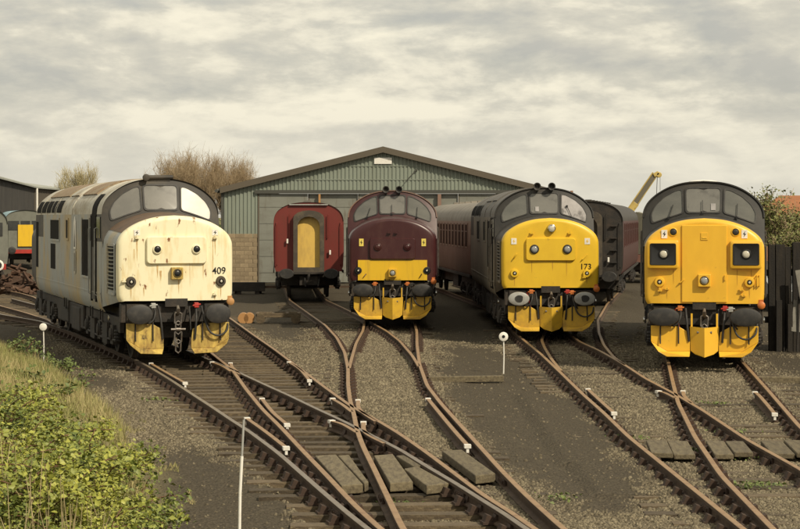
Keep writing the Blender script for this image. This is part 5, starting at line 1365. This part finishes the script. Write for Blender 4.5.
def leafy_tree(label, x, y, h, spread, seed, n, leaf, m='spring_leaf'):
    t = bare_tree(label, x, y, h, spread, seed, 'twig', 2, 3, 1.4, 200, 'leafy_tree')
    segs = grow_tree(h, spread, 3, seed, stems=2); top = max(s[1][2] for s in segs); k = h / top
    tips = np.array([s[1] for s in segs if s[4] >= 2]) * k
    i = rng.integers(0, len(tips), n)
    pts = tips[i] + rng.normal(size=(n, 3)) * h * .045
    o = bpy.data.objects.new('foliage', leaf_cloud(pts, leaf, np.clip(rng.random(n) * .8 + .25 * (np.sin(i) > .2), 0, 1), m, 'foliage')); COL.objects.link(o); o.parent = t; o['kind'] = 'stuff'
leafy_tree('yellow green budding tree just right of the last locomotive', 21.4, 112, 5.0, .75, 21, 5000, .16)
leafy_tree('low green tree before the orange roofed house', 24.8, 122, 4.0, .8, 22, 5000, .16)
leafy_tree('loose green bush behind the dark fence', 18.3, 92, 3.0, .9, 23, 4000, .13)
leafy_tree('dark rounded tree behind the orange roof', 36.5, 190, 5.2, .8, 24, 5000, .22, 'weed_leaf')

# ------------------------------------------------------------------ bank vegetation
def bramble(label, x, y, r, h, n, seed, m='bramble_leaf', leaf=.052, nm='weed_clump', cat='weed', host=None):
    z0 = float(ground_z(x, y))
    t = host or thing(nm, label, cat, (x, y, z0))
    off = (x - t.location.x, y - t.location.y, z0 - t.location.z)
    rr = random.Random(seed); A, B = [], []
    pts = []
    ns = max(6, int(46 * r))
    for k in range(ns):
        a = rr.random() * 6.283; q0 = rr.random() ** .7
        p = Vector((math.cos(a) * r * q0 * .6, math.sin(a) * r * q0 * .9, -.03))
        d = Vector((math.cos(a) * .55, math.sin(a) * .55, 1.0)).normalized(); L = h * rr.uniform(.75, 1.35); seg = 7
        for j in range(seg):
            q = p + d * L / seg
            A.append(tuple(p)); B.append(tuple(q)); pts.append(tuple(q)); p = q
            d = (d + Vector((rr.gauss(0, .22) + math.cos(a) * .12, rr.gauss(0, .22) + math.sin(a) * .12, -.17))).normalized()
    A, B = np.array(A), np.array(B)
    o = bpy.data.objects.new('stems', ribbon_mesh('stems', A, B, np.full(len(A), .008), np.full(len(A), .006), 'bramble_stem', rng.random(len(A)))); COL.objects.link(o); o.parent = t; o.location = off; o['kind'] = 'stuff'
    pts = np.array(pts); pts = pts[pts[:, 2] > .12 * h]
    # leaves hang in sprays round the shoots, thinner low down so the dark shows through
    i = rng.integers(0, len(pts), n // 4)
    c_ = np.repeat(pts[i] + rng.normal(size=(n // 4, 3)) * .05, 4, 0)
    P = c_ + rng.normal(size=(len(c_), 3)) * .045
    keep = (P[:, 2] > .05)
    P = P[keep]
    tone = np.clip(np.repeat(rng.random(n // 4) ** .8, 4)[keep] * .6 + rng.random(len(P)) * .35 + 1.5 * (fnoise((P[:, 0] + x) * 2.6, (P[:, 1] + y) * 1.6, 2) - .45), 0, 1)
    o = bpy.data.objects.new('leaves', leaf_cloud(P, leaf, tone, m, 'leaves')); COL.objects.link(o); o.parent = t; o.location = off; o['kind'] = 'stuff'
# distant hedge that closes the view beyond the yard
hx = np.concatenate([np.linspace(-150, 150, 400) + rng.normal(size=400) * .3])
hh = 2.2 + 2.2 * fnoise(hx * .12, hx * 0 + 3, 3)
k_ = rng.integers(0, 400, 9000)
hp_ = np.stack([hx[k_] + rng.normal(size=9000) * .5, 265 + rng.normal(size=9000) * 1.2, rng.random(9000) ** .8 * hh[k_]], -1)
o = bpy.data.objects.new('hedge', leaf_cloud(hp_, .85, rng.random(9000), 'weed_leaf', 'hedge')); COL.objects.link(o)
tag(o, 'far dull green hedge closing the view beyond the yard', None, None, 'stuff')
def bx(px, Y): return (px - 400) * Y / FPX
thicket = thing('bramble_thicket', 'fresh green bramble thicket covering the bank at lower left', 'bush', (bx(60, 20), 20, float(ground_z(bx(60, 20), 20))))
for k, (px, Y, r, h, n) in enumerate([(-14, 25.5, .7, .55, 2200), (-12, 23.5, .85, .62, 2600), (38, 23, .65, .56, 2400), (84, 22, .5, .50, 2200), (72, 25, .5, .42, 1500), (112, 23.5, .42, .42, 1500), (143, 20.6, .3, .34, 900), (158, 18.2, .25, .26, 600), (10, 20.5, .75, .68, 3000), (55, 20, .65, .66, 2800), (98, 19.2, .5, .55, 2400), (132, 18.4, .36, .34, 1300), (20, 18, .6, .72, 2800), (68, 17, .5, .66, 2600), (110, 16.4, .38, .46, 1800), (150, 16.6, .22, .2, 500), (-110, 21, .9, .8, 2200), (-90, 17.5, .8, .8, 2200), (-190, 19, .9, .8, 1800), (-18, 18.5, .7, .75, 2400)]):
    bramble(None, bx(px, Y), Y, r, h, int(n * 1.25), 40 + k, host=thicket)
for k, (lb, px, Y, r, h, n) in enumerate([('small green weed clump right of the white disc post', 54, 41.5, .28, .62, 700), ('thin green weed left of the white disc post', 29, 42, .18, .62, 300), ('green weed tuft at the left edge of the bank', 4, 42, .3, .5, 400), ('small leafy weed at the foot of the bank', 75, 37.5, .22, .28, 250), ('yellowish weed among the dry grass of the bank', 22, 33, .35, .3, 350), ('low weed on the grass slope above the gravel', 58, 31, .3, .22, 260)]):
    bramble(lb, bx(px, Y), Y, r, h, n, 70 + k, 'weed_leaf', .075)
def grass_blades():
    N = 150000
    y = 15 + 33 * rng.random(N); x = np.interp(y, TOE_Y, TOE_X) - rng.random(N) ** 1.2 * 8.0 + .25
    ok = (x > -y * .225 - 3.5) & (fnoise(x * 1.3, y * .8, 3) > .36 + .25 * (bank_d(x, y) < .35))
    x, y = x[ok], y[ok]; z = ground_z(x, y); n = len(x)
    h = (.07 + .24 * rng.random(n) ** 3) * np.clip(bank_d(x, y) * 1.6 + .25, .25, 1)
    a = rng.random(n) * 6.283; w = .006 + .004 * rng.random(n)
    lx, ly = rng.normal(size=n) * .35 * h, rng.normal(size=n) * .35 * h
    V = np.stack([np.stack([x - np.cos(a) * w, y - np.sin(a) * w, z - .02], -1), np.stack([x + np.cos(a) * w, y + np.sin(a) * w, z - .02], -1), np.stack([x + lx, y + ly, z + h], -1)], 1)
    F = np.arange(n * 3).reshape(-1, 3)
    tone = np.clip(fnoise(x * 1.1, y * .7, 3) * 2.4 - .60 + rng.normal(size=n) * .25, 0, 1)
    o = bpy.data.objects.new('grass', raw_mesh('grass', V.reshape(-1, 3), F, 'dry_grass', np.repeat(tone, 3))); COL.objects.link(o)
    tag(o, 'dry yellow and green grass on the left bank', None, None, 'stuff')
grass_blades()
# tall dead stalks standing in the brambles and thin green tufts between the right hand rails
def dead_stalks():
    A, B = [], []
    for px, Y, h in [(6, 18, .7), (35, 17.5, .8), (48, 16.5, .75), (62, 16, .9), (90, 16.2, .6), (125, 16, .5), (150, 16.5, .55), (170, 17, .35), (100, 17.5, .7), (20, 16.2, .6), (160, 16, .4), (76, 17, .6)]:
        for j in range(5):
            x, y = bx(px, Y) + random.gauss(0, .07), Y + random.gauss(0, .1); z = float(ground_z(x, y))
            l1, l2 = random.gauss(0, .1), random.gauss(0, .1); hh = h * random.uniform(.6, 1.1)
            A += [(x, y, z), (x + l1 * .4, y, z + hh * .55)]; B += [(x + l1 * .4, y, z + hh * .55), (x + l1, y + l2, z + hh)]
    n = len(A)
    o = bpy.data.objects.new('dead_stalks', ribbon_mesh('dead_stalks', A, B, np.full(n, .0045), np.full(n, .003), 'dry_stem', rng.random(n))); COL.objects.link(o)
    tag(o, 'dry pale grass stalks standing among the brambles', None, None, 'stuff')
dead_stalks()
def tufts():
    P = []
    for px, py in [(752, 487), (745, 489), (760, 486), (690, 455), (735, 462), (560, 500), (395, 500), (150, 372), (88, 375), (160, 400), (715, 405), (730, 433), (630, 440)]:
        X, Y = U(px, py, -.17)
        for j in range(60): P.append((X + random.gauss(0, .16), Y + random.gauss(0, .12)))
    P = np.array(P); x, y = P[:, 0], P[:, 1]; z = ground_z(x, y); n = len(x)
    pts = np.stack([x, y, z + .03 + rng.random(n) * .04], -1)
    o = bpy.data.objects.new('moss_tufts', leaf_cloud(pts, .05, rng.random(n), 'weed_leaf', 'moss_tufts')); COL.objects.link(o)
    tag(o, 'small green weeds growing through the ballast', None, None, 'stuff')
tufts()
